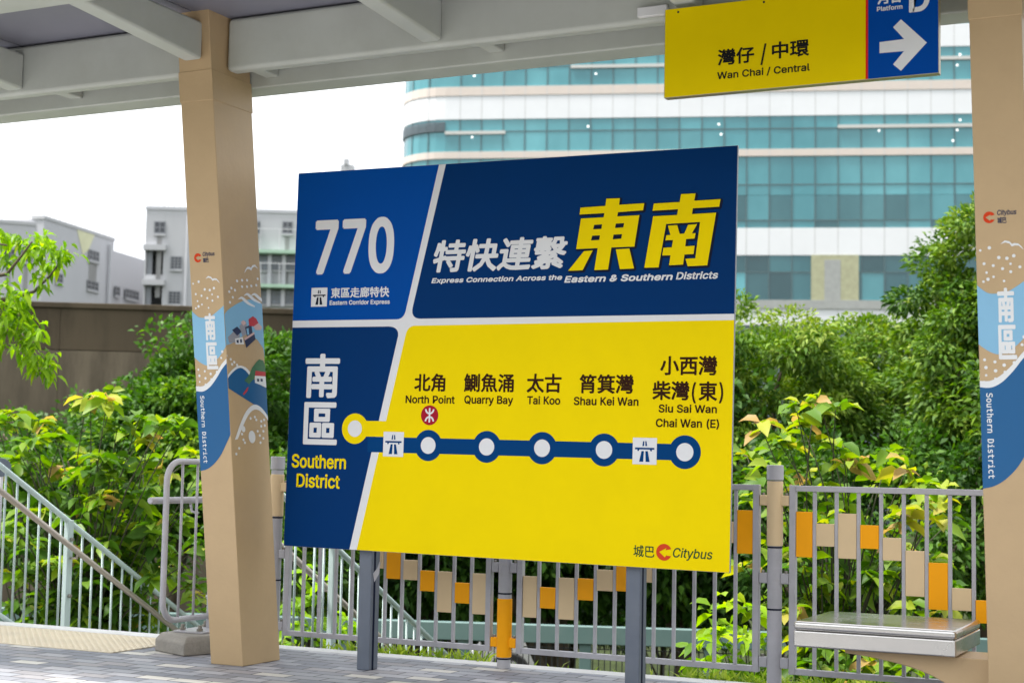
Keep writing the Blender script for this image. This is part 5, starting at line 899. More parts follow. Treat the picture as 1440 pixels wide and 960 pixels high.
t.tube([lf.w(0,zl+1.0,-.2), lf.w(lf.len,zl+1.0,-.2)], .012, 5)
t.build('roof_railing', M_seam0, b1)
# middle grey block with stair recesses and green ledges
fb = Facade(at(201,427,58), at(520,433,58.5))
b2 = thing('factory_building', fb.w(0,GZ), 'pale grey flat roofed block with dark windows and green ledges behind the left column', 'building', None)
z_t = fb.sz(300,297)[1]; s1 = fb.sz(560,400)[0]
ra, rb = fb.sz(205,380)[0], fb.sz(229,380)[0]
zr = [fb.sz(210,y)[1] for y in (352,386,401,432)]
t = MB(); zc = [GZ, zr[3], zr[2], zr[1], zr[0], z_t]
for z0, z1 in ((zc[0],zc[1]),(zc[2],zc[3]),(zc[4],zc[5])): fb.slab(t, ra+.003, rb-.003, z0, z1, -8, 0)
fb.slab(t, 0, ra, GZ, z_t, -8, 0); fb.slab(t, rb, s1, GZ, z_t, -8, 0); t.build('wall', M_grey2, b2)
for z0, z1 in ((zr[1],zr[0]),(zr[3],zr[2])):
    t = MB(); fb.slab(t, ra, rb, z0, z1, -1.6, -1.5); t.build('recess_wall', M_grey, b2)
    t = MB(); fb.slab(t, ra+.02, ra+(rb-ra)*.35, z0, z0+1.1, -.15, -.05); t.build('balcony_rail', M_frame, b2)
for k in range(2):
    t = MB(); fb.slab(t, ra-.1, rb+.1, zr[2*k], zr[2*k]+.2, .01, .2); t.build('canopy_slab', M_grey2, b2)
t = MB(); fb.slab(t, -.03, s1, z_t, z_t+.12, -.5, .03); t.build('parapet', M_grey, b2)
for q in ((218,312,232,328,2,2,2.4),(241,361,255,378,3,4,0),(238,410,253,427,3,4,0),(268,312,282,328,2,2,2.0),(352,312,365,328,2,2,2.0),(398,312,411,328,2,2,2.0),(442,312,455,328,2,2,2)):
    window(fb, *q[:4], b2, M_win, q[4], q[5], q[6])
for x in range(362, 530, 20):
    window(fb, x, 359, x+14, 379, b2, M_win2, 2, 4, 0); window(fb, x, 408, x+14, 427, b2, M_win2, 2, 3, 0)
for y in (354.5, 402.5):
    a0, zz = fb.sz(340, y); t = MB(); fb.slab(t, a0, s1, zz-.06, zz+.06, .01, .5); t.build('green_ledge', M_green, b2)
    t = MB(); fb.slab(t, a0, s1, zz+.82, zz+.85, .45, .48)
    k = a0
    while k < s1: fb.slab(t, k, k+.025, zz+.061, zz+.82, .455, .475); k += .7
    t.build('ledge_railing', M_seam0, b2)
t = MB()
for x in range(377, 530, 20):
    a, _ = fb.sz(x, 380); fb.slab(t, a, a+.14, fb.sz(x,432)[1], fb.sz(x,357)[1], .005, .25)
t.build('pilaster', M_grey, b2)
t = MB()
for x in (217, 224, 232, 240, 247):
    a, _ = fb.sz(x, 297); fb.slab(t, a, a+.05, z_t+.25, z_t+1.35-.1*(x-217)/8, -2.05, -2.0)
a, _ = fb.sz(217,297); a2, _ = fb.sz(250,297); t.tube([fb.w(a,z_t+1.3,-2), fb.w(a2,z_t+.8,-2)], .03, 5); t.build('roof_railing', M_seam0, b2)
# far tower tip above the board
tw = thing('tower_block', (lambda p: (p.x,p.y,GZ))(at(488,300,330)), 'distant grey high rise whose tip shows just above the route board', 'building', None)
c = at(488,240,330); ht = at(488,224,330).z
t = MB(); t.obox(Vector((c.x-1.6,c.y,GZ)), RIGHT*2.6, FWD*4, Vector((0,0,ht-GZ-1))); t.obox(Vector((c.x+1.2,c.y,GZ)), RIGHT*1.3, FWD*4, Vector((0,0,ht-GZ-3.2))); t.build('wall', M_grey2, tw)
t = MB(); t.obox(Vector((c.x-.9,c.y,ht-1)), RIGHT*1.0, FWD*2, Vector((0,0,1.2))); t.build('roof_house', M_grey2, tw)

# the white office block with teal glass
M_clad = mat('white_cladding_panel', (.66,.67,.69), .45, var=.03, vscale=.5, dirt=(.6,.6,.6), dscale=.3, damt=.3)
M_sillb = mat('cream_spandrel', (.56,.49,.44), .5, var=.03)
M_mull = mat('dark_mullion', (.07,.12,.13), .5)
M_seam = mat('panel_seam', (.5,.5,.5), .7)
M_louv = mat('dark_louvre', (.10,.13,.15), .5)
M_concg = mat('grey_concrete_sill', (.30,.31,.30), .8, var=.1)
M_pier = mat('ochre_grey_pier', (.34,.34,.22), .8, var=.15)
def teal_glass():
    m = bpy.data.materials.new('teal_glass'); m.use_nodes = True; nt = m.node_tree; N = nt.nodes; L = nt.links; p = N['Principled BSDF']
    tc = N.new('ShaderNodeTexCoord'); mp = N.new('ShaderNodeMapping'); mp.inputs['Scale'].default_value = (1,1,.5); L.new(tc.outputs['Object'], mp.inputs[0])
    nz = N.new('ShaderNodeTexNoise'); nz.inputs['Scale'].default_value = .22; nz.inputs['Detail'].default_value = 5; L.new(mp.outputs[0], nz.inputs['Vector'])
    cr = N.new('ShaderNodeValToRGB'); e = cr.color_ramp.elements; e[0].position = .35; e[0].color = (.042,.19,.22,1); e[1].position = .65; e[1].color = (.095,.30,.335,1)
    a = N.new('ShaderNodeAttribute'); a.attribute_name = 'tint'
    L.new(nz.outputs[0], cr.inputs[0]); mx = N.new('ShaderNodeMix'); mx.data_type = 'RGBA'; mx.blend_type = 'MULTIPLY'; mx.inputs[0].default_value = 1
    L.new(cr.outputs[0], mx.inputs[6]); L.new(a.outputs['Color'], mx.inputs[7]); L.new(mx.outputs[2], p.inputs['Base Color'])
    p.inputs['Roughness'].default_value = .06; p.inputs['Specular IOR Level'].default_value = .9
    p.inputs['Specular Tint'].default_value = (.75,.95,1,1)
    nb = N.new('ShaderNodeTexNoise'); nb.inputs['Scale'].default_value = .7; L.new(tc.outputs['Object'], nb.inputs['Vector'])
    bp = N.new('ShaderNodeBump'); bp.inputs['Strength'].default_value = .25; bp.inputs['Distance'].default_value = .05; L.new(nb.outputs[0], bp.inputs['Height']); L.new(bp.outputs[0], p.inputs['Normal'])
    return m
M_teal_glass = teal_glass()
ed = (_r0*15900 - _f0*2207).normalized(); P0 = at(970,300,95)
fo = Facade(P0, P0+ed*10)
sA = fo.sz(627,150)[0]; sB = fo.sz(1560,150)[0]; RAD = 3.2
def path(off=0):
    """plan of the facade, corner arc then straight, moved off outwards"""
    c = fo.w(sA,0) - fo.n*RAD; P = []
    for k in range(9):
        a = math.pi/2*k/8; P.append(c + (-fo.e)*math.cos(a)*(RAD+off) + fo.n*math.sin(a)*(RAD+off))
    P.insert(0, P[0]-fo.n*20); P.append(fo.w(sB,0,off)); return P
def band(name, py0, py1, m, off, parent, th=.3, px=1362):
    z1 = fo.sz(px,py0)[1]; z0 = fo.sz(px,py1)[1]; A_ = path(off); B_2 = path(off-th); t = MB()
    for i in range(len(A_)-1):
        a,b,c_,d_ = A_[i],A_[i+1],B_2[i+1],B_2[i]; Z0 = Vector((0,0,z0)); Z1 = Vector((0,0,z1))
        t.add([a+Z0,b+Z0,c_+Z0,d_+Z0,a+Z1,b+Z1,c_+Z1,d_+Z1], [(0,1,5,4),(4,5,6,7),(3,2,1,0)])
    return t.build(name, m, parent), z0, z1
ob = thing('office_building', fo.w(sA,GZ), 'white office block with bands of teal glass and a rounded left corner', 'building', None)
pitch = (fo.sz(1338,200)[0]-fo.sz(960+268/3,200)[0])/9.0
pitch = (fo.sz(960+1047/3,200)[0]-fo.sz(960+80/3,200)[0])/10
sm0 = fo.sz(960+80/3,200)[0]
def mullions(z0, z1, m, name, parent, wd=.06, off=.04):
    k = math.ceil((sA-sm0)/pitch); s = sm0+k*pitch
    while s < sB:
        t = MB(); fo.slab(t, s-wd/2, s+wd/2, z0, z1, .002, off); t.build(name, m, parent); s += pitch
    c = fo.w(sA,0)-fo.n*RAD
    for a in (R(20), R(45), R(70)):
        d = (-fo.e)*math.cos(a)+fo.n*math.sin(a); q = c+d*RAD; tn = Vector((-d.y,d.x,0))
        t = MB(); t.obox(q-tn*wd/2+Vector((0,0,z0)), tn*wd, d*off, Vector((0,0,z1-z0))); t.build(name, m, parent)
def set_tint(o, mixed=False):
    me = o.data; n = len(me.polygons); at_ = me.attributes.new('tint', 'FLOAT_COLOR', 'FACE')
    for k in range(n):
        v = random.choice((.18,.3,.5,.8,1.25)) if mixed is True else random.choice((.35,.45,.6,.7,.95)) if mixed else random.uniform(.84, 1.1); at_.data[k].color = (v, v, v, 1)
def glass_band(py0, py1, trans=(), mixed=False):
    """one window band: separate panes between mullions"""
    z1 = fo.sz(1362,py0)[1]; z0 = fo.sz(1362,py1)[1]; t = MB(); k = math.ceil((sA-sm0)/pitch); s = sm0+k*pitch; e_ = [sA]
    while s < sB: e_.append(s); s += pitch
    zz = [z0] + [fo.sz(1362,y)[1] for y in trans[::-1]] + [z1]
    for i in range(len(e_)-1):
        for j in range(len(zz)-1):
            tw = random.uniform(-.012,.012); t.quad(fo.w(e_[i],zz[j],0), fo.w(e_[i+1],zz[j],tw), fo.w(e_[i+1],zz[j+1],tw+random.uniform(-.012,.012)), fo.w(e_[i],zz[j+1],0))
    A_ = path(0)[:-1]
    for i in range(len(A_)-1):
        for j in range(len(zz)-1):
            a,b = A_[i],A_[i+1]; t.quad(a+Vector((0,0,zz[j])), b+Vector((0,0,zz[j])), b+Vector((0,0,zz[j+1])), a+Vector((0,0,zz[j+1])))
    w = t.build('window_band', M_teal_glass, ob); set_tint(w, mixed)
    mullions(z0+.002, z1-.002, M_mull, 'mullion', w)
    for y in trans:
        z = fo.sz(1362,y)[1]; q = path(.03); t = MB()
        for i in range(len(q)-1):
            d = q[i+1]-q[i]; t.obox(q[i]+Vector((0,0,z-.03)), d, fo.n*-.02, Vector((0,0,.06)))
        t.build('transom', M_mull, w)
    return w
for y0, y1 in ((-60,-34),(33,65),(126,160),(320,359),(435,459)):
    o, z0, z1 = band('cladding_band', y0, y1, M_clad, .06, ob); mullions(z0, z1, M_seam, 'panel_seam', o, .05, .066)
for y0, y1 in ((-120,-60),): band('cladding_band', y0, y1, M_clad, .06, ob)
for y0, y1 in ((-33,-20),(112.5,125.5),(207.5,217.5)):
    o, z0, z1 = band('spandrel_band', y0, y1, M_sillb, .10, ob); mullions(z0, z1, M_seam, 'panel_seam', o, .04, .105)
glass_band(-20, 33, (-2,)); glass_band(65, 112.5, (84,)); glass_band(160, 207.5, (178,)); glass_band(217.5, 273, (258,)); glass_band(273.4, 320, (309,), .5)  # last band here: darker pane tints paint a dark reflection into the colour
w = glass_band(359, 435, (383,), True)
M_strip = mat('pale_transom_paint', (.48,.48,.46), .5)
# pale transom strips that run over some bays
def strip(px0, px1, py, m=M_strip, h=.2):
    a0, z = fo.sz(px0, py); a1, _ = fo.sz(px1, py); t = MB(); fo.slab(t, a0, a1, z-h/2, z+h/2, .045, .12); t.build('transom_strip', m, ob)
strip(1178, 1500, 178.5); strip(626, 711, 187.5); strip(1280, 1500, 83); strip(803, 960, 94.5)
a0, z = fo.sz(960+542/3, 358.5); a1, z2 = fo.sz(960+742/3, 423)
t = MB(); fo.slab(t, a0, a1, z2, z, .045, .10); t.build('pier', M_pier, ob)
t = MB(); fo.slab(t, a0+(a1-a0)*.28, a0+(a1-a0)*.62, z2, z-.3, .102, .11); t.build('pier_panel', M_concg, ob)
o, _, _ = band('sill_band', 423, 435.5, M_concg, .14, ob); band('soffit_band', 459, 490, M_louv, .02, ob); band('base_band', 490, 720, M_louv, .03, ob)
# louvres round the corner
zc0 = fo.sz(610,185)[1]; zc1 = fo.sz(610,171.5)[1]; q = path(.05)[:10]; q.append(fo.w(sA+.0,0,.05)); t = MB()
for k in range(4):
    z = zc0+(zc1-zc0)*k/4
    for i in range(1, 9):
        d = q[i+1]-q[i]; t.obox(q[i]+Vector((0,0,z)), d, (d.cross(Vector((0,0,1)))).normalized()*.06, Vector((0,0,(zc1-zc0)/4*.72)))
t.build('louvre', M_louv, ob)
q0 = path(-.35); top = fo.sz(1362,-120)[1]
t = MB(); t.prism([p+Vector((0,0,GZ)) for p in q0] + [fo.w(sB,GZ,-24), q0[0]+Vector((0,0,GZ))-fo.n*4], Vector((0,0,top-GZ-.3))); t.build('core', M_louv, ob)
# dark ridge added behind the camera, out of frame, only to darken glass reflections
t = MB(); vs = []; nseg = 40
for i in range(nseg+1):
    a = R(180+45)+R(150)*i/nseg-R(30); h = 30+5*math.sin(i*.9)+5*math.sin(i*2.3+1)+3*math.sin(i*4.1); r_ = 130
    x, y = r_*math.cos(a), r_*math.sin(a); vs += [(x,y,GZ),(x*1.15,y*1.15,h),(x*1.5,y*1.5,GZ)]
t.add(vs, [(3*i+c,3*i+3+c,3*i+4+c,3*i+1+c) for i in range(nseg) for c in (0,1)])
t.build('reflection_ridge', mat('reflection_ridge_green', (.05,.075,.045), .9, var=.5, vscale=.08), kind='structure')

# round sign plate whose back shows at the left edge
q = on_x(2, 657, -8.35); rs = thing('round_sign', (q.x, q.y, -.2), 'dark blue grey back of a round sign above the stair railing at the left edge', 'sign')
d = (EYE-q).normalized(); t = MB(); t.tube([q, q-d*.012], .068, 28); t.build('plate', M_post, rs, bevel=.002)
t = MB(); t.tube([q-d*.03+Vector((0,0,-.9)), q-d*.03+Vector((0,0,.05))], .016, 10); t.build('pole', M_galv, rs, smooth=True)

# lit ceiling lamps showing in the office windows
M_lamp = bpy.data.materials.new('lit_lamp'); M_lamp.use_nodes = True; _p = M_lamp.node_tree.nodes['Principled BSDF']
_p.inputs['Emission Color'].default_value = (1,.98,.94,1); _p.inputs['Emission Strength'].default_value = .9
for px, py in ((1350,77),(1346,92),(1350,169),(1346,183),(1340,198),(1011,175),(1014,189),(838,104),(827,178),(664,193),(667,107),(1236,184)):
    a, z = fo.sz(px, py); t = MB(); t.prism([fo.w(a+.062*math.cos(k*.7854), z+.062*math.sin(k*.7854), .014) for k in range(8)], fo.n*.012); t.build('ceiling_lamp', M_lamp, ob)
for fc, par, xs_ in ((fa, b1, (150,)), (fb, b2, (262, 358))):
    for x in xs_:
        a, _ = fc.sz(x, 400); t = MB(); t.tube([fc.w(a, GZ, .1), fc.w(a, (ztop if par is b1 else z_t)-.2, .1)], .055, 8); t.build('drain_pipe', M_grey, par)
# ------------------------------------------------------------------ vegetation
M_bark = mat('bark', (.11,.085,.06), .9, var=.35, vscale=6, bump=.5, bscale=30, stretch=(1,1,.3))
M_twig = mat('young_twig', (.045,.045,.022), .8, var=.2)
LM_dense = leaf_mat('dense_green_leaf', [(0,(.025,.07,.012)),(.5,(.06,.145,.018)),(.8,(.13,.25,.022)),(1,(.24,.34,.03))], .3)
LM_light = leaf_mat('feathery_green_leaf', [(0,(.025,.07,.010)),(.45,(.075,.16,.018)),(.8,(.17,.27,.03)),(1,(.27,.34,.06))], .25)
LM_big = leaf_mat('broad_leaf', [(0,(.03,.085,.014)),(.4,(.085,.185,.022)),(.72,(.20,.31,.03)),(.92,(.38,.40,.045)),(1,(.42,.28,.10))], .42, .45)
LM_young = leaf_mat('young_lime_leaf', [(0,(.10,.22,.012)),(.5,(.25,.42,.018)),(1,(.44,.50,.03))], .48, .4)
def leaves(name, P, A, L, W, m, parent, tint, droop=.15, fine=False, face=None):
    """one mesh of many single leaves: base P, direction A, length L, width ratio W"""
    n = len(P); P = np.asarray(P, float); A = np.asarray(A, float); A /= np.linalg.norm(A, axis=1)[:,None]+1e-9
    rnd = RNG.normal(size=(n,3)); S = np.cross(A, (np.array([0,0,1.]) if face is None else np.asarray(face))+rnd*.45); S /= np.linalg.norm(S, axis=1)[:,None]+1e-9
    Nn = np.cross(S, A); L = np.broadcast_to(np.asarray(L, float), (n,)); Wd = (L*W)[:,None]; L = L[:,None]
    dz = np.array([0,0,-1.])*droop*L
    if fine:      # six-sided leaf folded along its midrib and hanging at the tip
        b = P; m1 = P+A*L*.33+dz*.12; m2 = P+A*L*.68+dz*.5; t = P+A*L+dz*1.25
        up = Nn*Wd*.22
        V_ = np.stack([b, m1, m2, t, m1+S*Wd*.46+up, m2+S*Wd*.44+up, m1-S*Wd*.46+up, m2-S*Wd*.44+up], 1)
        F_ = [(0,4,1),(1,4,5,2),(2,5,3),(0,1,6),(1,2,7,6),(2,3,7)]; k = 8
    else:
        t = P+A*L+dz; c = P+A*L*.45; up = Nn*Wd*.12
        V_ = np.stack([P, c+S*Wd*.5+up, t, c-S*Wd*.5+up], 1); F_ = [(0,1,2,3)]; k = 4
    me = bpy.data.meshes.new(name); nv = n*k
    loops = []; starts = []; q = 0
    base = np.arange(n)*k
    lp = np.concatenate([np.array(f) for f in F_]); ln = [len(f) for f in F_]
    li = (base[:,None]+lp[None,:]).ravel()
    tot = np.tile(np.array(ln), n); st = np.concatenate([[0], np.cumsum(tot)[:-1]])
    o3 = np.array(wloc(parent)) if parent is not None else np.zeros(3)
    me.vertices.add(nv); me.vertices.foreach_set('co', (V_.reshape(-1,3)-o3).astype('f').ravel())
    me.loops.add(len(li)); me.loops.foreach_set('vertex_index', li.astype('i'))
    me.polygons.add(len(tot)); me.polygons.foreach_set('loop_start', st.astype('i')); me.polygons.foreach_set('loop_total', tot.astype('i'))
    me.update(calc_edges=True)
    at_ = me.attributes.new('tint', 'FLOAT', 'POINT'); at_.data.foreach_set('value', np.repeat(np.clip(tint,0,1), k).astype('f'))
    me.materials.append(m); me.shade_smooth()
    o = bpy.data.objects.new(name, me); COL.objects.link(o)
    if parent is not None: o.parent = parent
    return o
def curve_pts(a, b, sag, n=6, jit=.05):
    a, b = Vector(a), Vector(b); L = (b-a).length; out = []
    j1 = Vector(RNG.normal(size=3))*jit*L
    for k in range(n+1):
        t = k/n; p = a.lerp(b, t); p.z += sag*math.sin(math.pi*t)*L; p += j1*math.sin(math.pi*t); out.append(p)
    return out
def crown_tree(name, base, centre, radii, label, cat, group, lm, nclump=70, clump_r=.5, per=170, leaf=.11, wr=.42, tint0=.45, tsp=.22, trunk_r=.12, nlimb=12, flat=.75, droop=.2, side=None, seed=0, updir=.35):
    rng = np.random.default_rng(100+seed); base = Vector(base); c = np.array(centre); rad = np.array(radii)
    root = thing(name, base, label, cat, group)
    cl = []
    while len(cl) < nclump:
        d = rng.normal(size=3); d /= np.linalg.norm(d); r = rng.uniform(.25,1)**.45
        bumps = 1 + .16*math.sin(3.1*d[0]+seed) + .14*math.sin(4.3*d[1]+1.7*seed) + .12*math.sin(5.2*d[2]+2.3*seed+2*d[0])
        q = d*r*bumps
        if q[2] < -.85: continue
        cl.append((c+q*rad, r, d))
    Ps, As, Ls, Ts, Ns = [], [], [], [], []
    for q, r, d in cl:
        k = int(per*rng.uniform(.6,1.35)); cr = clump_r*rng.uniform(.65,1.3)
        g = rng.normal(size=(k,3)); g /= np.linalg.norm(g,axis=1)[:,None]; rr = rng.uniform(.15,1,size=k)**.5
        p = q + g*rr[:,None]*cr*np.array([1,1,flat])
        a = g*.8 + d*.45 + rng.normal(size=(k,3))*.55; a[:,2] += updir-.35
        Ns.append(g*.9+d*.35+np.array([0,0,.45])); Ps.append(p); As.append(a); Ls.append(leaf*rng.uniform(.65,1.25,size=k))
        outer = (g@np.array([0,0,1.]))*.5+.5
        Ts.append(tint0 + rng.normal(size=k)*tsp*.7 + rng.normal()*tsp*.75)
    leaves('crown', np.concatenate(Ps), np.concatenate(As), np.concatenate(Ls), wr, lm, root, np.concatenate(Ts), droop, face=np.concatenate(Ns))
    t = MB(); top = Vector(c)+Vector((0,0,-radii[2]*.1)); tp = curve_pts(base, top, .0, 7, .04)
    t.tube(tp, [trunk_r*(1-.75*k/7) for k in range(8)], 9); t.build('trunk', M_bark, root, smooth=True)
    t = MB()
    for q, r, d in cl[:nlimb]:
        s = tp[rng.integers(2,6)]; pts = curve_pts(s, Vector(q), .06, 5, .06); t.tube(pts, [trunk_r*.42*(1-.8*k/5) for k in range(6)], 6)
    t.build('limb', M_bark, root, smooth=True)
    return root
def broad_shrub(name, base, tips, label, group, lm, leaf=.18, per=9, tint0=.5, stem_r=.022, seed=0, fill=2, fork=.45, tsp=.16, hang=.28):
    """stems fork from the ground to the tips; each tip carries a whorl of large drooping leaves, with smaller whorls on the way"""
    rng = np.random.default_rng(300+seed); base = Vector(base); root = thing(name, base, label, 'shrub', group)
    t = MB(); Ps, As, Ls, Ts = [], [], [], []
    forks = [base.lerp(Vector(tp), fork)+Vector(rng.normal(size=3))*.08 for tp in tips[::7]] or [base]
    for i, f in enumerate(forks):
        t.tube(curve_pts(base+Vector((rng.normal()*.06, rng.normal()*.06, -.1)), f, .02, 5, .04), [stem_r*(1-.4*k/5) for k in range(6)], 7)
    for tp in tips:
        tp = Vector(tp); f = min(forks, key=lambda q: (q-tp).length); pts = curve_pts(f, tp, .08, 6, .05)
        t.tube(pts, [stem_r*.32*(1-.65*k/6) for k in range(7)], 5)
        young = rng.random() < .30
        for j in range(fill+1):
            w = pts[-1] if j == 0 else pts[max(1, 6-2*j)] + Vector(rng.normal(size=3))*.06
            k = int(per*(1 if j == 0 else .8)); a0 = rng.uniform(0, 6.28)
            for q in range(k):
                a = a0+6.283*q/k+rng.normal()*.25; el = rng.uniform(-.55,.35) if j else rng.uniform(-.35,.6)
                Ps.append(np.array(w)+rng.normal(size=3)*.025); As.append((math.cos(a)*math.cos(el), math.sin(a)*math.cos(el), math.sin(el)))
                Ls.append(leaf*rng.uniform(.6,1.25)*(1.0 if j else 1.05))
                Ts.append(tint0 + rng.normal()*tsp + (.28 if (young and j == 0) else 0) - .06*j)
    t.build('stem', M_twig, root, smooth=True)
    leaves('foliage', Ps, As, np.array(Ls), .56, lm, root, np.array(Ts), hang, fine=True)
    return root
def gnd(v): return Vector((v.x, v.y, GZ))
TG = 'trees beyond the platform fence'; SG = 'broad leaved shrubs beyond the fence'
def tree_px(px, py, d, wpx, hpx, depth, **k):
    c = at(px, py, d); s = d/F_PX
    return crown_tree(k.pop('name','leafy_tree'), gnd(c+Vector((k.pop('bx',0),0,0))), c, (wpx*s/2, depth, hpx*s/2), **k)
# left: rounded dark tree behind the shrub and column
tree_px(280, 628, 18.5, 320, 280, 1.3, label='rounded dark green tree behind the left column, pale tips on top', cat='tree', group=TG, lm=LM_dense, nclump=230, clump_r=.27, per=220, leaf=.095, wr=.5, tint0=.44, seed=1)
tree_px(130, 700, 20, 330, 260, 1.2, label='dark green bushy tree behind the broad leaved shrub at far left', cat='tree', group=TG, lm=LM_dense, nclump=90, clump_r=.4, per=170, leaf=.11, wr=.5, tint0=.34, seed=2)
tree_px(430, 775, 17, 190, 290, 1.0, label='bright green bushy tree showing in the gap between the left column and the board', cat='tree', group=TG, lm=LM_dense, nclump=70, clump_r=.36, per=170, leaf=.10, wr=.5, tint0=.52, seed=3)
# behind the board
for k, (px, py, d, w, h, t0, lb) in enumerate(((590, 720, 18, 260, 330, .20, 'dark leafy tree behind the route board, left of the orange sleeved post'),
                                (780, 720, 18.5, 260, 340, .16, 'dark leafy tree behind the middle of the route board'),
                                (950, 720, 18, 260, 340, .28, 'dark green leafy tree behind the right end of the route board'))):
    tree_px(px, py, d, w, h, 1.4, label=lb, cat='tree', group=TG, lm=LM_dense, nclump=130, clump_r=.42, per=190, leaf=.12, wr=.5, tint0=t0, seed=10+k, trunk_r=.16)
for k, (px, lb) in enumerate(((520, 'low dark bush under the left end of the route board, beyond the teal railing'), (660, 'low dark bush beyond the teal railing, left of the orange sleeved post'), (800, 'low dark bush beyond the teal railing, between the orange sleeved post and the right signpost'), (930, 'low dark bush beyond the teal railing, right of the right signpost'))):
    tree_px(px, 838, 21+k % 2, 190, 110, 1.0, name='dark_bush', label=lb, cat='bush', group='low bushes beyond the teal railing', lm=LM_dense, nclump=60, clump_r=.36, per=150, leaf=.12, wr=.5, tint0=.18, seed=40+k, trunk_r=.05)
# right mass
tree_px(1105, 590, 18.5, 300, 300, 1.1, label='feathery light green tree just right of the route board', cat='tree', group=TG, lm=LM_light, nclump=105, clump_r=.33, per=330, leaf=.09, wr=.38, flat=.6, tint0=.64, seed=21, droop=.3)
tree_px(1245, 580, 19.5, 260, 260, 1.1, label='feathery green tree in front of the white office block base', cat='tree', group=TG, lm=LM_light, nclump=92, clump_r=.33, per=330, leaf=.09, wr=.38, flat=.6, tint0=.60, seed=22, droop=.3)
tree_px(1392, 545, 17.5, 205, 540, 1.1, label='tall dense green tree against the right column', cat='tree', group=TG, lm=LM_light, nclump=160, clump_r=.29, per=310, leaf=.085, wr=.42, flat=.6, tint0=.54, seed=23, droop=.25, trunk_r=.16)
tree_px(1215, 740, 16.5, 420, 260, .9, label='dark green undergrowth tree behind the right fence panel', cat='tree', group=TG, lm=LM_dense, nclump=110, clump_r=.36, per=180, leaf=.10, wr=.45, tint0=.36, seed=24)
tree_px(1480, 640, 16, 200, 500, 1.0, label='dense green tree hidden behind the right column', cat='tree', group=TG, lm=LM_light, nclump=90, clump_r=.36, per=170, leaf=.09, wr=.4, tint0=.45, seed=25)
def tips_px(L, d, jd=.45, sd=1):
    rng = np.random.default_rng(sd); return [at(x, y, d+rng.uniform(-jd, jd)) for x, y in L]
# left broad-leaved shrub
L1 = [(20,585),(55,600),(85,620),(120,575),(150,565),(165,600),(195,590),(225,600),(255,600),(275,640),(200,650),(160,650),(120,640),(90,660),(50,650),(20,650),(230,665),(285,690),(190,700),(140,700),(100,710),(60,720),(150,740),(210,740),(250,730),(290,760),(180,790),(230,800),(130,800),(80,790),(40,800),(20,740),(270,820),(200,850),(120,850),(60,850),(0,600),(-20,660),(-10,760)]
L1 += [(x+random.uniform(-16,16), y+random.uniform(-14,22)) for x, y in L1[:]]
c = at(122, 760, 13.0); broad_shrub('broad_leaf_shrub', gnd(c), tips_px(L1, 13.0, .7, 5), 'large broad leaved shrub with yellow green tips beyond the stair railing at left', SG, LM_big, leaf=.165, per=11, tint0=.52, seed=1, stem_r=.03, fill=4)
L2 = [(1150,560),(1175,575),(1120,575),(1070,600),(1095,620),(1140,620),(1180,630),(1210,650),(1250,640),(1275,660),(1300,680),(1050,640),(1085,660),(1130,670),(1170,690),(1230,690),(1270,720),(1310,730),(1330,700),(1060,700),(1110,720),(1160,740),(1210,750),(1260,770),(1310,790),(1080,760),(1130,790),(1180,810),(1230,820),(1290,840),(1340,830),(1050,800),(1100,850),(1150,850)]
L2 += [(x+random.uniform(-14,14), y+random.uniform(0,28)) for x, y in L2[::2]]
c = at(1160, 760, 11.2); broad_shrub('broad_leaf_shrub', gnd(c), tips_px(L2, 11.2, .6, 6), 'large broad leaved shrub with pale drooping leaves behind the bench and right fence panel', SG, LM_big, leaf=.155, per=9, tint0=.60, seed=2, stem_r=.03, fill=3)
L3 = [(1000,860),(1030,850),(1060,860),(1010,890),(1045,895),(1080,900),(985,905),(1070,930),(1020,930)]
c = at(1035, 930, 10.2); broad_shrub('broad_leaf_shrub', (c.x, c.y, -1.0), tips_px(L3, 10.2, .3, 7), 'low pale green shrub at the foot of the fence post right of the board', SG, LM_young, leaf=.13, per=8, tint0=.35, seed=3, fill=2, stem_r=.014)
L4 = [(1130,900),(1160,890),(1190,910),(1220,930),(1250,920),(1280,940),(1150,940),(1200,950),(1310,930),(1340,950)]
c = at(1220, 940, 9.8); broad_shrub('broad_leaf_shrub', (c.x, c.y, -1.0), tips_px(L4, 9.8, .3, 8), 'low leafy shrub under the steel bench behind the fence', SG, LM_big, leaf=.13, per=8, tint0=.55, seed=4, fill=2, stem_r=.014)
L5 = [(410,850),(440,840),(420,880),(450,890),(480,880),(400,900),(500,890),(430,800),(455,820),(415,760)]
c = at(440, 890, 11.5); broad_shrub('broad_leaf_shrub', (c.x, c.y, -1.2), tips_px(L5, 11.5, .3, 9), 'bright low shrub behind the fence left of the left signpost', SG, LM_young, leaf=.13, per=8, tint0=.35, seed=5, fill=2, stem_r=.014)
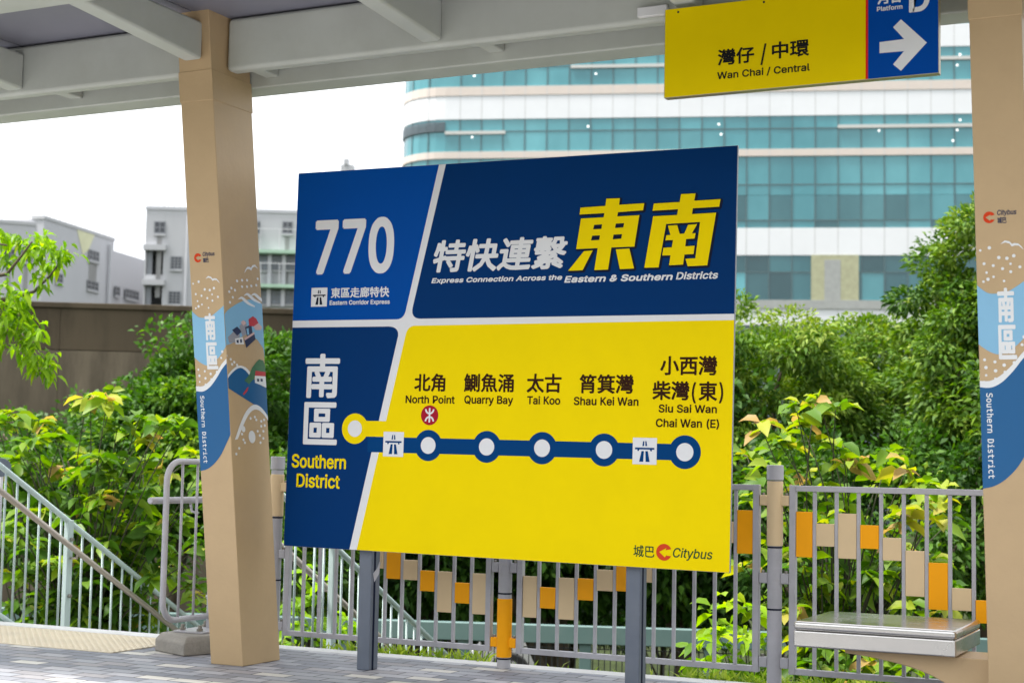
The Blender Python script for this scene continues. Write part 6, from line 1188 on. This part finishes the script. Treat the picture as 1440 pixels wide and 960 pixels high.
# the overhanging young tree at the left edge
root = thing('young_tree', gnd(at(-120, 600, 14.5)), 'young lime green tree whose leafy branches hang in at the upper left edge', 'tree', TG)
tk0 = gnd(at(-120, 600, 14.5)); tk1 = at(-130, 330, 14.5)
t = MB(); t.tube(curve_pts(tk0, tk1, 0, 8, .02), [.08*(1-.5*k/8) for k in range(9)], 9); t.build('trunk', M_bark, root, smooth=True)
brs = [[(-122,430),(-40,425),(15,420),(48,410),(70,388),(82,372)],[(-125,400),(-40,395),(10,385),(30,360),(45,340)],[(-122,470),(-50,470),(0,460),(30,470),(50,500),(60,515)],[(-125,370),(-60,350),(-20,340),(10,345)]]
t = MB(); Ps, As, Ls, Ts = [], [], [], []; rng = np.random.default_rng(77)
for k, br in enumerate(brs):
    pts = [at(x, y, 14.5+.25*math.sin(k+i*.6)-.4*(k % 2)) for i, (x, y) in enumerate(br)]
    t.tube(pts, [.028*(1-.75*i/(len(pts)-1)) for i in range(len(pts))], 6)
t.build('limb', M_bark, root, smooth=True)
clus = [(28,338),(60,338),(85,350),(40,355),(72,375),(60,392),(12,368),(5,400),(25,425),(8,445),(35,445),(20,470),(45,475),(58,500),(66,518),(38,500),(50,462),(0,480),(0,330),(-20,350),(-30,420),(-40,460),(-60,380),(15,455),(30,412),(60,350),(90,362),(48,340),(5,425),(-15,400),(-20,440),(30,485),(52,518)]
clus += [(random.uniform(-230,-30), random.uniform(270,480)) for _ in range(60)]
for x, y in clus:
    w = np.array(at(x, y, 14.5+rng.uniform(-.5,.5))); k = 24
    for q in range(k):
        a = 6.283*rng.random(); el = rng.uniform(-1.0,.45)
        Ps.append(w+rng.normal(size=3)*.05); As.append((math.cos(a)*math.cos(el), math.sin(a)*math.cos(el), math.sin(el))); Ls.append(.105*rng.uniform(.6,1.25)); Ts.append(.30+rng.normal()*.2)
leaves('crown', Ps, As, np.array(Ls), .45, LM_young, root, np.array(Ts), .5, fine=True)
# weeds along the platform edge
LM_grass = leaf_mat('weed_blade', [(0,(.14,.24,.03)),(1,(.38,.46,.09))], .45)
Ps, As, Ls, Ts = [], [], [], []; rng = np.random.default_rng(5)
for x0, x1, n_, h in ((-5.35,-4.35,300,.09),(-4.3,-3.2,30,.05),(-3.1,-2.3,380,.08),(-2.3,-1.2,350,.10),(-6.0,-5.4,40,.05)):
    for k in range(n_):
        x = rng.uniform(x0,x1); y = PYE+.07+abs(rng.normal())*.10
        Ps.append((x,y,-.05)); As.append((rng.normal()*.5,rng.normal()*.4-.1,1)); Ls.append(.05+h*rng.uniform(.3,1.5)); Ts.append(rng.random())
leaves('weeds', Ps, As, np.array(Ls), .11, LM_grass, None, np.array(Ts), .25)['kind'] = 'stuff'
t = MB(); t.box(-5.9, 6, PYE+.062, PYE+.42, GZ+.004, -.06); t.build('soil_strip', M_soil, kind='structure')
